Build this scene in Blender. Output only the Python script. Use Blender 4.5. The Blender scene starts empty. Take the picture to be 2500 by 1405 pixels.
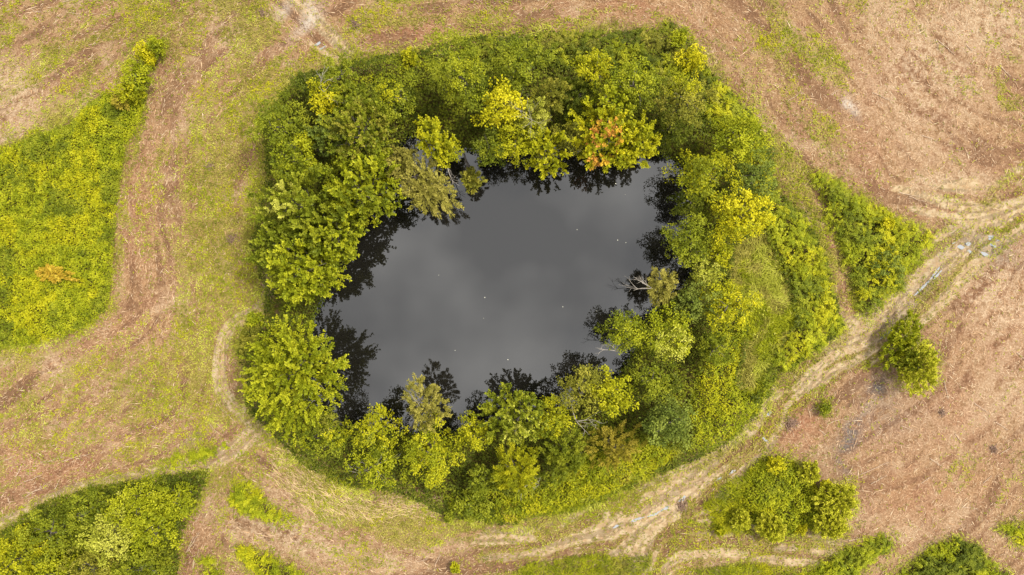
import bpy, math, random
import numpy as np

# ------------------------------------------------------------------ camera, sky, sun, exposure
scene = bpy.context.scene
CAM_H = 56.0                     # drone height above the field, metres
S = 31.25                        # photograph pixels per metre at ground level
cam_d = bpy.data.cameras.new("camera")
cam_d.sensor_width = 36.0
cam_d.lens = 36.0 * CAM_H / (2500 / S)
cam_d.clip_start = 0.5
cam_d.clip_end = 6000
cam = bpy.data.objects.new("camera", cam_d)
scene.collection.objects.link(cam)
cam.location = (0, 0, CAM_H)
cam.rotation_euler = (0, 0, 0)
scene.camera = cam

SUN_EL, SUN_AZ = math.radians(60), math.radians(22)      # azimuth measured from +X, counter-clockwise
world = bpy.data.worlds.new("World")
scene.world = world
world.use_nodes = True
wn, wl = world.node_tree.nodes, world.node_tree.links
wn.clear()
wo = wn.new("ShaderNodeOutputWorld")
bg = wn.new("ShaderNodeBackground"); bg.inputs["Strength"].default_value = 0.102
sky = wn.new("ShaderNodeTexSky"); sky.sky_type = 'NISHITA'; sky.sun_disc = False
sky.sun_elevation = SUN_EL
sky.sun_rotation = math.pi / 2 - SUN_AZ
tc = wn.new("ShaderNodeTexCoord")
cn = wn.new("ShaderNodeTexNoise"); cn.inputs["Scale"].default_value = 5.2; cn.inputs["Detail"].default_value = 3.0
cn.inputs["Roughness"].default_value = 0.5
cr = wn.new("ShaderNodeValToRGB")
cr.color_ramp.elements[0].position = 0.40; cr.color_ramp.elements[0].color = (0.70, 0.70, 0.71, 1)
cr.color_ramp.elements[1].position = 0.66; cr.color_ramp.elements[1].color = (1.2, 1.185, 1.16, 1)
cv = wn.new("ShaderNodeVectorMath"); cv.operation = 'SCALE'; cv.inputs["Scale"].default_value = 9.6
wm = wn.new("ShaderNodeMix"); wm.data_type = 'RGBA'; wm.inputs[0].default_value = 0.96   # overcast: cloud nearly everywhere
wl.new(tc.outputs["Generated"], cn.inputs["Vector"])
wl.new(cn.outputs["Fac"], cr.inputs[0])
wl.new(cr.outputs[0], cv.inputs[0])
wl.new(sky.outputs[0], wm.inputs["A"])
wl.new(cv.outputs[0], wm.inputs["B"])
wl.new(wm.outputs["Result"], bg.inputs["Color"])
wl.new(bg.outputs[0], wo.inputs[0])

sun_d = bpy.data.lights.new("sun", 'SUN')
sun_d.energy = 3.1; sun_d.angle = math.radians(10); sun_d.color = (1.0, 0.95, 0.86)
sun = bpy.data.objects.new("sun", sun_d)
scene.collection.objects.link(sun)
from mathutils import Vector
sdir = Vector((math.cos(SUN_EL) * math.cos(SUN_AZ), math.cos(SUN_EL) * math.sin(SUN_AZ), math.sin(SUN_EL)))
sun.rotation_euler = sdir.to_track_quat('Z', 'Y').to_euler()
sun.location = sdir * 80
scene.view_settings.view_transform = 'Standard'
scene.view_settings.look = 'None'
scene.view_settings.exposure = 1.12
scene.view_settings.gamma = 1.0
scene.cycles.diffuse_bounces = 2

# ------------------------------------------------------------------ helpers
C = scene.collection
K_ALB = 1.72                     # display level of an albedo-1 horizontal surface in this light, used to read albedos off the photo


def lin(c):
    c = np.asarray(c, float) / 255.0
    return np.where(c <= 0.04045, c / 12.92, ((c + 0.055) / 1.055) ** 2.4)


def alb(r, g, b, k=1.0):
    return np.clip(lin((r, g, b)) / 2.38 * k, 0.002, 0.8)


def W(px, py, h=0.0):
    """photo pixel -> metres on the plane at height h"""
    k = (1 - h / CAM_H) / S
    return np.array([(px - 1250.0) * k, (702.5 - py) * k])


def Wp(pts, h=0.0):
    return np.array([W(x, y, h) for x, y in pts])


def hash2(ix, iy, seed):
    n = (ix.astype(np.int64) * 374761393 + iy.astype(np.int64) * 668265263 + seed * 1274126177) & 0xFFFFFFFF
    n = ((n ^ (n >> 13)) * 1274126177) & 0xFFFFFFFF
    n = (n ^ (n >> 16)) & 0xFFFFFFFF
    return n / 4294967295.0


def vnoise(x, y, scale, seed):
    x = np.asarray(x, float) / scale; y = np.asarray(y, float) / scale
    ix, iy = np.floor(x), np.floor(y)
    fx, fy = x - ix, y - iy
    fx = fx * fx * fx * (fx * (fx * 6 - 15) + 10); fy = fy * fy * fy * (fy * (fy * 6 - 15) + 10)
    ix = ix.astype(np.int64); iy = iy.astype(np.int64)
    a = hash2(ix, iy, seed); b = hash2(ix + 1, iy, seed); c = hash2(ix, iy + 1, seed); d = hash2(ix + 1, iy + 1, seed)
    return (a * (1 - fx) + b * fx) * (1 - fy) + (c * (1 - fx) + d * fx) * fy


def fbm(x, y, scale, seed, octv=4):
    s = 0; a = 1.0; t = 0
    for o in range(octv):
        s = s + a * vnoise(x + 13.7 * o, y - 7.1 * o, scale / 2 ** o, seed + o * 17); t += a; a *= 0.55
    return s / t


def sstep(a, b, x):
    t = np.clip((x - a) / (b - a), 0, 1)
    return t * t * (3 - 2 * t)


def poly_sd(x, y, poly):
    """signed distance to a closed polygon: positive inside"""
    x = np.asarray(x, float); y = np.asarray(y, float)
    d = np.full(x.shape, 1e18); inside = np.zeros(x.shape, bool)
    n = len(poly)
    for i in range(n):
        ax, ay = poly[i]; bx, by = poly[(i + 1) % n]
        ex, ey = bx - ax, by - ay
        t = np.clip(((x - ax) * ex + (y - ay) * ey) / (ex * ex + ey * ey + 1e-12), 0, 1)
        d = np.minimum(d, (x - ax - t * ex) ** 2 + (y - ay - t * ey) ** 2)
        cond = ((ay > y) != (by > y))
        xi = ax + (y - ay) * ex / (ey if abs(ey) > 1e-12 else 1e-12)
        inside ^= cond & (x < xi)
    d = np.sqrt(d)
    return np.where(inside, d, -d)


def line_sd(x, y, line):
    """signed lateral distance, tangent angle and arc position of the nearest point of an open polyline"""
    x = np.asarray(x, float); y = np.asarray(y, float)
    best = np.full(x.shape, 1e18); sd = np.zeros(x.shape); ang = np.zeros(x.shape); pos = np.zeros(x.shape)
    run = 0.0
    for i in range(len(line) - 1):
        ax, ay = line[i]; bx, by = line[i + 1]
        ex, ey = bx - ax, by - ay; L = math.hypot(ex, ey)
        t = np.clip(((x - ax) * ex + (y - ay) * ey) / (L * L), 0, 1)
        dx, dy = x - ax - t * ex, y - ay - t * ey
        dd = dx * dx + dy * dy
        m = dd < best
        best = np.where(m, dd, best)
        sgn = np.sign(ex * dy - ey * dx)
        sd = np.where(m, sgn * np.sqrt(dd), sd)
        ang = np.where(m, math.atan2(ey, ex), ang)
        pos = np.where(m, run + t * L, pos)
        run += L
    return sd, ang, pos


def smooth_line(pts, n=8):
    pts = [np.array(p, float) for p in pts]
    P = [pts[0]] + pts + [pts[-1]]
    out = []
    for i in range(1, len(P) - 2):
        p0, p1, p2, p3 = P[i - 1], P[i], P[i + 1], P[i + 2]
        for k in range(n):
            t = k / n
            out.append(0.5 * ((2 * p1) + (-p0 + p2) * t + (2 * p0 - 5 * p1 + 4 * p2 - p3) * t * t + (-p0 + 3 * p1 - 3 * p2 + p3) * t ** 3))
    out.append(pts[-1])
    return np.array(out)


def mesh_np(name, V, F, col=None, smooth=False):
    """mesh from numpy arrays: V (n,3), F (m,k) of one polygon size, col (n,3) linear albedo"""
    V = np.asarray(V, np.float32); F = np.asarray(F, np.int32)
    me = bpy.data.meshes.new(name)
    m, k = F.shape
    me.vertices.add(len(V)); me.vertices.foreach_set("co", V.ravel())
    me.loops.add(m * k); me.loops.foreach_set("vertex_index", F.ravel())
    me.polygons.add(m)
    me.polygons.foreach_set("loop_start", np.arange(0, m * k, k, dtype=np.int32))
    me.polygons.foreach_set("loop_total", np.full(m, k, np.int32))
    if smooth:
        me.polygons.foreach_set("use_smooth", np.ones(m, bool))
    if col is not None:
        a = me.color_attributes.new("tint", 'FLOAT_COLOR', 'POINT')
        c4 = np.ones((len(V), 4), np.float32); c4[:, :3] = col
        a.data.foreach_set("color", c4.ravel())
    me.update(calc_edges=True)
    return me


def obj(name, me, mat, parent=None, loc=(0, 0, 0)):
    o = bpy.data.objects.new(name, me); C.objects.link(o)
    o.location = loc
    if mat: me.materials.append(mat)
    if parent: o.parent = parent
    return o


def empty(name, loc=(0, 0, 0)):
    o = bpy.data.objects.new(name, None); C.objects.link(o); o.location = loc
    o.empty_display_size = 0.3
    return o


def tag(o, label=None, cat=None, group=None, kind=None):
    if label: o["label"] = label
    if cat: o["category"] = cat
    if group: o["group"] = group
    if kind: o["kind"] = kind
    return o


def unit(v):
    return v / (np.linalg.norm(v, axis=-1, keepdims=True) + 1e-9)


def kites(P, A, N, L, Wd, col, fold=0.18, rng=None):
    """leaf-shaped quads: base P, axis A, normal N, length L, width Wd -> V, F, col"""
    n = len(P)
    A = unit(A); B = unit(np.cross(N, A)); Nn = np.cross(A, B)
    L = np.broadcast_to(L, n)[:, None]; Wd = np.broadcast_to(Wd, n)[:, None]
    mid = P + A * L * 0.45 + Nn * Wd * fold
    tip = P + A * L - Nn * L * 0.12
    V = np.empty((n, 4, 3)); V[:, 0] = P; V[:, 1] = mid + B * Wd * 0.5; V[:, 2] = tip; V[:, 3] = mid - B * Wd * 0.5
    F = np.arange(n * 4).reshape(n, 4)
    return V.reshape(-1, 3), F, np.repeat(col, 4, axis=0)


def tube(pts, radii, k=6):
    """tapered tube round a polyline -> V, F (quads)"""
    pts = np.asarray(pts, float); n = len(pts)
    T = unit(np.gradient(pts, axis=0))
    up = np.where(np.abs(T[:, 2:3]) > 0.9, np.array([[1.0, 0, 0]]), np.array([[0, 0, 1.0]]))
    U = unit(np.cross(T, up)); Vv = np.cross(T, U)
    a = np.arange(k) / k * 2 * math.pi
    ring = pts[:, None] + (U[:, None] * np.cos(a)[None, :, None] + Vv[:, None] * np.sin(a)[None, :, None]) * np.asarray(radii)[:, None, None]
    V = ring.reshape(-1, 3)
    i = np.arange(n - 1)[:, None] * k; j = np.arange(k)[None]; j2 = (j + 1) % k
    F = np.stack([i + j, i + j2, i + k + j2, i + k + j], -1).reshape(-1, 4)
    return V, F


class Acc:
    def __init__(s): s.V = []; s.F = []; s.c = []; s.n = 0
    def add(s, V, F, col=None):
        s.V.append(V); s.F.append(F + s.n); s.n += len(V)
        if col is not None:
            s.c.append(np.broadcast_to(col, (len(V), 3)))
    def mesh(s, name, smooth=False):
        return mesh_np(name, np.concatenate(s.V), np.concatenate(s.F), np.concatenate(s.c) if s.c else None, smooth)


# ------------------------------------------------------------------ materials
def new_mat(name):
    m = bpy.data.materials.new(name); m.use_nodes = True
    m.node_tree.nodes.clear()
    return m, m.node_tree.nodes, m.node_tree.links


def leaf_material(name, trans=0.22, gloss=0.06, rough=0.5):
    m, n, l = new_mat(name)
    out = n.new("ShaderNodeOutputMaterial")
    at = n.new("ShaderNodeAttribute"); at.attribute_name = "tint"
    tx = n.new("ShaderNodeTexCoord")
    no = n.new("ShaderNodeTexNoise"); no.inputs["Scale"].default_value = 9.0; no.inputs["Detail"].default_value = 2
    mr = n.new("ShaderNodeMapRange"); mr.inputs["To Min"].default_value = 0.82; mr.inputs["To Max"].default_value = 1.18
    mul = n.new("ShaderNodeVectorMath"); mul.operation = 'SCALE'
    df = n.new("ShaderNodeBsdfDiffuse"); tr = n.new("ShaderNodeBsdfTranslucent")
    gl = n.new("ShaderNodeBsdfGlossy"); gl.inputs["Roughness"].default_value = rough
    m1 = n.new("ShaderNodeMixShader"); m1.inputs[0].default_value = trans
    m2 = n.new("ShaderNodeMixShader"); m2.inputs[0].default_value = gloss
    l.new(tx.outputs["Object"], no.inputs["Vector"]); l.new(no.outputs["Fac"], mr.inputs[0])
    l.new(at.outputs["Color"], mul.inputs[0]); l.new(mr.outputs[0], mul.inputs["Scale"])
    l.new(mul.outputs[0], df.inputs["Color"]); l.new(mul.outputs[0], tr.inputs["Color"])
    l.new(df.outputs[0], m1.inputs[1]); l.new(tr.outputs[0], m1.inputs[2])
    l.new(m1.outputs[0], m2.inputs[1]); l.new(gl.outputs[0], m2.inputs[2])
    gl.inputs["Color"].default_value = (0.5, 0.5, 0.42, 1)
    l.new(m2.outputs[0], out.inputs[0])
    return m


def bark_material(name, c1, c2, scale=6):
    m, n, l = new_mat(name)
    out = n.new("ShaderNodeOutputMaterial"); p = n.new("ShaderNodeBsdfPrincipled"); p.inputs["Roughness"].default_value = 0.9
    tx = n.new("ShaderNodeTexCoord"); mp = n.new("ShaderNodeMapping"); mp.inputs["Scale"].default_value = (1, 1, 0.25)
    no = n.new("ShaderNodeTexNoise"); no.inputs["Scale"].default_value = scale; no.inputs["Detail"].default_value = 5
    r = n.new("ShaderNodeValToRGB")
    r.color_ramp.elements[0].position = 0.3; r.color_ramp.elements[0].color = (*c1, 1)
    r.color_ramp.elements[1].position = 0.7; r.color_ramp.elements[1].color = (*c2, 1)
    b = n.new("ShaderNodeBump"); b.inputs["Strength"].default_value = 0.5; b.inputs["Distance"].default_value = 0.03
    l.new(tx.outputs["Object"], mp.inputs[0]); l.new(mp.outputs[0], no.inputs["Vector"])
    l.new(no.outputs["Fac"], r.inputs[0]); l.new(r.outputs[0], p.inputs["Base Color"])
    l.new(no.outputs["Fac"], b.inputs["Height"]); l.new(b.outputs[0], p.inputs["Normal"])
    l.new(p.outputs[0], out.inputs[0])
    return m


M_LEAF = leaf_material("leaf", trans=0.07, gloss=0.012)
M_HERB = leaf_material("herb_leaf", trans=0.15, gloss=0.01)
M_STRAW = leaf_material("straw", trans=0.05, gloss=0.015)
M_BARK = bark_material("bark", (0.045, 0.036, 0.026), (0.13, 0.11, 0.085))
M_DEAD = bark_material("dead_wood", (0.15, 0.13, 0.10), (0.34, 0.30, 0.25))
M_STICK = bark_material("dry_stick", (0.20, 0.13, 0.085), (0.42, 0.31, 0.21), 4)

# ------------------------------------------------------------------ layout read off the photograph (pixels -> metres)
SHORE = smooth_line([(1000, 340), (1100, 365), (1180, 378), (1300, 372), (1400, 366), (1500, 380), (1600, 380), (1668, 430), (1685, 500),
                     (1690, 600), (1664, 690), (1605, 742), (1565, 800), (1510, 900), (1445, 955), (1350, 1005), (1200, 1026), (1100, 1046),
                     (980, 1046), (860, 1034), (775, 990), (768, 900), (772, 800), (795, 740), (845, 640), (895, 540), (928, 470), (955, 400), (1000, 340)], 4)[:-1]
SHORE = Wp(SHORE)
RING = Wp([(640, 300), (720, 190), (900, 140), (1000, 132), (1080, 108), (1200, 86), (1430, 76), (1600, 76), (1640, 58), (1700, 120), (1745, 190),
           (1830, 275), (1890, 390), (1900, 470), (1960, 520), (2010, 610), (2030, 700), (2060, 800), (1990, 860), (1900, 920), (1850, 1010), (1750, 1105),
           (1600, 1160), (1430, 1240), (1250, 1280), (1100, 1262), (960, 1200), (860, 1190), (740, 1130), (660, 1050), (606, 1000), (600, 900), (580, 860),
           (590, 800), (650, 770), (640, 680), (612, 600), (640, 480), (650, 400)])
PATCH = {
    'left': [(-160, 420), (0, 350), (150, 300), (230, 228), (300, 215), (350, 225), (330, 290), (300, 350), (290, 420), (275, 520), (262, 650), (250, 765), (200, 800), (100, 838), (20, 852), (-160, 900)],
    'triangle': [(1985, 412), (2060, 448), (2130, 500), (2200, 533), (2285, 572), (2250, 640), (2200, 710), (2130, 778), (2113, 772), (2090, 690), (2060, 600), (2030, 520)],
    'mound': [(1890, 1108), (1970, 1150), (2000, 1190), (2030, 1230), (2000, 1300), (1900, 1312), (1840, 1284), (1800, 1240), (1820, 1190), (1850, 1140)],
    'corner': [(2205, 1410), (2270, 1355), (2340, 1318), (2400, 1345), (2450, 1390), (2520, 1450), (2190, 1450)],
    'strip': [(1980, 1405), (2050, 1365), (2120, 1330), (2188, 1316), (2182, 1342), (2130, 1375), (2090, 1420), (1960, 1440)],
    'wedge': [(560, 1245), (568, 1178), (600, 1190), (640, 1225), (725, 1288), (660, 1278), (620, 1262)],
    'wedge2': [(572, 1342), (640, 1360), (735, 1415), (725, 1450), (640, 1425), (600, 1390)],
    'wedge3': [(488, 1368), (522, 1385), (535, 1430), (488, 1430)],
    'tuft': [(2455, 1295), (2500, 1283), (2560, 1315), (2500, 1335)],
    'grove': [(0, 1300), (100, 1232), (200, 1195), (350, 1172), (500, 1150), (492, 1190), (470, 1240), (440, 1300), (418, 1440), (-120, 1450), (-120, 1345)],
}
PATCHW = {k: Wp(v) for k, v in PATCH.items()}

# tracks: centre line, half width (m), rut strength
TRACKS = [
    (smooth_line(Wp([(1200, 1345), (1330, 1332), (1460, 1308), (1600, 1262), (1740, 1185), (1840, 1075), (1895, 990), (1980, 925), (2110, 815)])), 1.5, 'sand'),
    (smooth_line(Wp([(1300, 1372), (1420, 1358), (1540, 1338), (1650, 1296), (1730, 1240), (1800, 1165)])), 1.0, 'sand'),
    (smooth_line(Wp([(1400, 1276), (1530, 1236), (1660, 1165), (1790, 1095)])), .75, 'sand'),
    (smooth_line(Wp([(2110, 835), (2170, 790), (2255, 700), (2340, 610), (2430, 540), (2540, 455)])), 2.1, 'sand'),
    (smooth_line(Wp([(2310, 470), (2400, 462), (2480, 480)])), .9, 'sand2'),
    (smooth_line(Wp([(1560, 1440), (1610, 1375), (1680, 1332), (1790, 1318), (1920, 1335), (2040, 1345)])), 1.25, 'sand'),
    (smooth_line(Wp([(655, 640), (648, 740), (560, 800), (535, 890), (545, 960), (590, 1010), (622, 1040)])), 0.55, 'path'),
    (smooth_line(Wp([(628, 1042), (560, 1105), (400, 1160), (200, 1200), (90, 1245), (-80, 1330)])), 0.75, 'grasspath'),
    (smooth_line(Wp([(640, -60), (710, 15), (770, 75), (835, 135)])), 1.0, 'sand2'),
    (smooth_line(Wp([(2200, 480), (2300, 505), (2420, 500), (2540, 440)])), 0.8, 'sand2'),
]
# puddles standing in the ruts: centre px, length m, width m, image angle in degrees (counter-clockwise)
PUDDLES = [
    (2352, 606, 1.9, 0.28, -28, 'long pale puddle lying across the rutted track east of the bramble triangle'),
    (2427, 583, 1.0, 0.32, -22, 'short wide puddle at the far end of the rutted track'),
    (2368, 598, 0.7, 0.26, -30, 'small pale puddle touching the long puddle across the rutted track'),
    (2405, 622, 0.9, 0.24, -20, 'thin puddle beyond the long puddle across the rutted track'),
    (2422, 598, 0.8, 0.18, -25, 'narrow puddle just below the short wide puddle on the track'),
    (2283, 670, 1.5, 0.16, 50, 'narrow puddle in the near rut beside the bramble triangle'),
    (2255, 703, 1.7, 0.22, 42, 'long blue grey puddle in the rut beside the bramble triangle'),
    (2290, 672, 1.0, 0.16, 45, 'short puddle in the outer rut beside the bramble triangle'),
    (2170, 812, 1.4, 0.2, 38, 'pale puddle where the rutted track meets the round willow bush'),
    (1594, 1258, 1.1, 0.24, 25, 'bluish puddle in the middle rut below the grassy bank'),
    (1625, 1243, 0.8, 0.2, 32, 'dark edged puddle beside the pile of brown brushwood'),
    (1668, 1218, 0.8, 0.24, 42, 'pale blue puddle just above the pile of brown brushwood'),
    (1555, 1270, 1.2, 0.17, 20, 'thin puddle left of the bluish puddle in the rut below the grassy bank'),
    (1506, 1286, 0.7, 0.16, 25, 'tiny puddle at the western end of the wet rut below the grassy bank'),
    (1790, 1154, 0.6, 0.2, 35, 'small white puddle in the bend of the rutted track'),
    (1756, 1172, 0.8, 0.13, 25, 'slim grey puddle in the bend of the rutted track'),
    (1878, 1012, 0.7, 0.18, 50, 'small bluish puddle at the edge of the reddish cleared ground'),
    (1870, 1075, 0.8, 0.18, -40, 'slanting puddle between the track and the reddish cleared ground'),
    (775, 106, 0.7, 0.16, 30, 'small blue puddle on the sandy strip north of the trees'),
    (787, 116, 0.6, 0.12, 28, 'second thinner puddle on the sandy strip north of the trees'),
]

# ------------------------------------------------------------------ terrain
def terrain(x, y):
    sd = poly_sd(x, y, SHORE)
    z = 0.22 * (fbm(x, y, 9.0, 3, 3) - 0.5) + 0.10 * (fbm(x, y, 1.6, 5, 3) - 0.5)
    z = z * sstep(-0.5, 1.5, -sd + 0.0) + 0.0
    z = z - 0.55 * sstep(-1.6, 0.0, sd) - 1.3 * sstep(-0.2, 4.0, sd)
    for line, hw, kind in TRACKS:
        d, a, p = line_sd(x, y, line)
        f = sstep(hw * 1.25, hw * 0.6, np.abs(d))
        if kind.startswith('sand'):
            z = z - f * 0.09 * sstep(0.25, 0.8, 0.5 + 0.5 * np.cos(d * 2 * math.pi / 0.75 + 2.2 * (vnoise(p, d * 0.3, 4.0, 8) - 0.5)))
        else:
            z = z - f * 0.07 * np.exp(-((np.abs(d) - hw * 0.6) / 0.18) ** 2)
    for px, py, L, Wd, ang, _ in PUDDLES:
        c = W(px, py); t = math.radians(ang)
        u = (x - c[0]) * math.cos(t) + (y - c[1]) * math.sin(t); v = -(x - c[0]) * math.sin(t) + (y - c[1]) * math.cos(t)
        q = (u / (L * 0.62)) ** 2 + (v / (Wd * 0.62 + 0.08)) ** 2
        z = z - 0.10 * np.exp(-q)
    return z


G = 0.19
gx = np.arange(-49.97, 49.98, G); gy = np.arange(-30.4, 30.41, G)
GX, GY = np.meshgrid(gx, gy)
GZ = terrain(GX, GY)
SD_SHORE = poly_sd(GX, GY, SHORE)
SD_RING = poly_sd(GX, GY, RING)


def ground_z(x, y):
    fx = np.clip((np.asarray(x, float) - gx[0]) / G, 0, len(gx) - 1.001); fy = np.clip((np.asarray(y, float) - gy[0]) / G, 0, len(gy) - 1.001)
    i = fx.astype(int); j = fy.astype(int); u = fx - i; v = fy - j
    return (GZ[j, i] * (1 - u) + GZ[j, i + 1] * u) * (1 - v) + (GZ[j + 1, i] * (1 - u) + GZ[j + 1, i + 1] * u) * v


def sample(Gd, x, y):
    i = np.clip(np.rint((np.asarray(x) - gx[0]) / G).astype(int), 0, len(gx) - 1)
    j = np.clip(np.rint((np.asarray(y) - gy[0]) / G).astype(int), 0, len(gy) - 1)
    return Gd[j, i]


# direction in which the mower / harrow ran (image degrees, counter-clockwise), interpolated between control points
FLOW = [(100, 100, 30), (250, 50, 25), (20, 250, 30), (420, 120, 68), (350, 400, 84), (400, 650, 90), (520, 500, 82), (520, 800, 84), (420, 900, 70), (250, 870, 35),
        (150, 1000, 35), (380, 1050, 25), (80, 1150, 20), (640, 200, 55), (700, 60, 42), (900, 60, 15), (1200, 40, 3), (1500, 40, -5), (1750, 130, -50),
        (1900, 250, -58), (1980, 100, -55), (2100, 300, -60), (2250, 150, -50), (2420, 150, -35), (2300, 330, -35), (2000, 450, -58), (2070, 650, -68), (2450, 350, -25),
        (2350, 500, 10), (2450, 750, 50), (2300, 850, 60), (2000, 900, 35), (2100, 1000, 20), (2300, 1100, 40), (2200, 1250, 25), (2420, 1250, 60), (1950, 1030, 40),
        (700, 1180, -42), (850, 1250, -30), (1000, 1250, -5), (950, 1350, -10), (700, 1320, -35), (1200, 1350, 5), (1450, 1390, 8), (520, 1250, 60), (470, 1350, 75), (600, 1330, -35)]


def flow_angle(x, y):
    cx = np.zeros(np.shape(x)); cy = np.zeros(np.shape(x))
    for px, py, a in FLOW:
        w0 = W(px, py); d2 = (x - w0[0]) ** 2 + (y - w0[1]) ** 2 + 2.0
        w = 1 / d2 ** 2
        cx += w * math.cos(2 * math.radians(a)); cy += w * math.sin(2 * math.radians(a))
    nrm = np.hypot(cx, cy) + 1e-12; cx /= nrm; cy /= nrm
    for line, hw, kind in TRACKS:
        d, a, p = line_sd(x, y, line)
        f = sstep(hw * 2.4, hw * 1.0, np.abs(d))
        cx = cx * (1 - f) + np.cos(2 * a) * f; cy = cy * (1 - f) + np.sin(2 * a) * f
    return 0.5 * np.arctan2(cy, cx)


ANG = flow_angle(GX, GY) + .9 * (fbm(GX, GY, 5.0, 301, 3) - .5) + .5 * (fbm(GX, GY, 1.5, 302, 2) - .5)
rs = np.random.RandomState(11)


def lic(noise, steps):
    acc = noise.copy(); wsum = 1.0
    for sgn in (1, -1):
        X, Y = GX.copy(), GY.copy()
        pa = ANG if sgn > 0 else ANG + math.pi
        ca, sa = np.cos(pa), np.sin(pa)
        for k in range(steps):
            X = X + ca * G; Y = Y + sa * G
            a2 = sample(ANG, X, Y); c2, s2 = np.cos(a2), np.sin(a2)
            flip = np.where(c2 * ca + s2 * sa < 0, -1, 1); ca, sa = c2 * flip, s2 * flip
            wgt = 1 - k / steps
            acc += sample(noise, X, Y) * wgt
            if sgn > 0: wsum += 2 * wgt
    acc /= wsum
    acc = (acc - acc.mean()) / acc.std()
    return acc


nz = rs.rand(*GX.shape)
STREAK = np.clip(0.5 + 0.22 * lic(nz, 12), 0, 1)
nz2 = vnoise(GX, GY, 0.55, 77)
STREAK2 = np.clip(0.5 + 0.25 * lic(nz2, 22), 0, 1)


def ells(lst):
    out = np.zeros(GX.shape)
    wx = GX + 1.4 * (fbm(GX, GY, 4.0, 31, 3) - 0.5) * 2; wy = GY + 1.4 * (fbm(GX, GY, 4.0, 32, 3) - 0.5) * 2
    for px, py, rx, ry, rot, amt in lst:
        c = W(px, py); t = math.radians(rot)
        u = (wx - c[0]) * math.cos(t) + (wy - c[1]) * math.sin(t); v = -(wx - c[0]) * math.sin(t) + (wy - c[1]) * math.cos(t)
        q = (u * S / rx) ** 2 + (v * S / ry) ** 2
        out = np.maximum(out, amt * np.exp(-q * 0.9))
    return out


GREEN = ells([(628, 500, 50, 260, 0, .8), (690, 560, 40, 200, 0, .7), (520, 560, 110, 330, 0, .85), (500, 880, 90, 190, 0, .8), (470, 300, 60, 200, -10, .5), (330, 40, 190, 60, 20, .75), (600, 60, 70, 130, 0, .85), (640, 230, 110, 120, 40, .8),
              (560, 330, 90, 160, 0, .6), (130, 150, 130, 50, 25, .55), (20, 40, 120, 60, 0, .6), (60, 330, 90, 30, 0, .4), (180, 190, 120, 26, 28, .6), (400, 960, 170, 110, 20, .65), (200, 930, 140, 60, 25, .5), (60, 880, 90, 40, 25, .65),
              (340, 1080, 160, 50, 15, .5), (440, 1125, 90, 22, 20, .95), (540, 1000, 60, 60, 0, .8), (60, 1270, 170, 34, 22, .95), (250, 1190, 160, 26, 14, .9), (800, 1190, 180, 80, -30, .75), (950, 1270, 260, 60, -5, .8),
              (700, 1120, 80, 70, -40, .6), (1450, 1392, 300, 44, 5, .95), (1330, 1350, 80, 30, 0, .5), (1560, 1200, 200, 60, 22, .85), (1770, 1130, 110, 40, 45, .75), (1770, 1240, 80, 80, 0, .9), (1720, 1290, 80, 20, 20, .8), (1850, 1400, 180, 26, 0, .9),
              (1640, 1285, 100, 14, 20, .7), (1950, 440, 40, 130, 25, .8), (2000, 560, 30, 150, 24, .75), (2085, 700, 30, 130, 15, .75), (2020, 720, 25, 120, 10, .7), (1905, 120, 60, 190, 20, .65), (2010, 130, 60, 110, 30, .6), (2010, 330, 50, 110, 30, .5),
              (2110, 490, 60, 70, 0, .55), (2460, 215, 90, 26, -28, .65), (2200, 60, 60, 60, 0, .35), (2300, 200, 130, 60, -40, .3), (1450, 36, 220, 26, 0, .5), (920, 50, 150, 46, 0, .65), (1160, 30, 130, 40, 0, .55), (820, 120, 130, 40, 25, .75), (1000, 120, 120, 26, 5, .6),
              (2290, 720, 40, 110, -40, .6), (2200, 780, 30, 60, -40, .6), (1990, 870, 130, 40, 38, .75), (1870, 1000, 60, 90, -35, .6), (2340, 520, 80, 18, 0, .5), (2000, 905, 60, 26, 30, .5), (2210, 1215, 60, 20, 20, .25), (2060, 1170, 22, 40, 0, .5), (700, 400, 60, 300, 0, .7),
              (1120, 1310, 220, 40, 5, .6), (470, 1390, 40, 60, 0, .5), (2400, 330, 60, 40, 0, .35)])
PALE = ells([(20, 220, 80, 80, 0, .95), (20, 300, 60, 40, 0, .8), (2260, 180, 150, 160, 20, .8), (2420, 60, 140, 90, 0, .85), (2430, 720, 110, 180, 0, .75), (2450, 960, 90, 120, 0, .6), (2340, 1290, 160, 60, 0, .35), (700, 1310, 200, 46, -20, .85),
             (900, 1230, 90, 30, -20, .5), (2350, 470, 110, 40, 0, .8), (1000, 1350, 140, 30, 0, .45), (130, 895, 50, 40, 0, .6), (560, 60, 40, 80, 0, .5), (2050, 1250, 90, 110, 0, .3), (2300, 330, 120, 120, 0, .5), (880, 1160, 60, 26, -30, .5), (2260, 1000, 90, 120, 0, .35), (300, 950, 50, 40, 0, .4), (740, 1230, 120, 40, -35, .55), (1000, 1216, 50, 12, 0, .7), (1010, 1240, 90, 10, -6, .6)])
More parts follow.
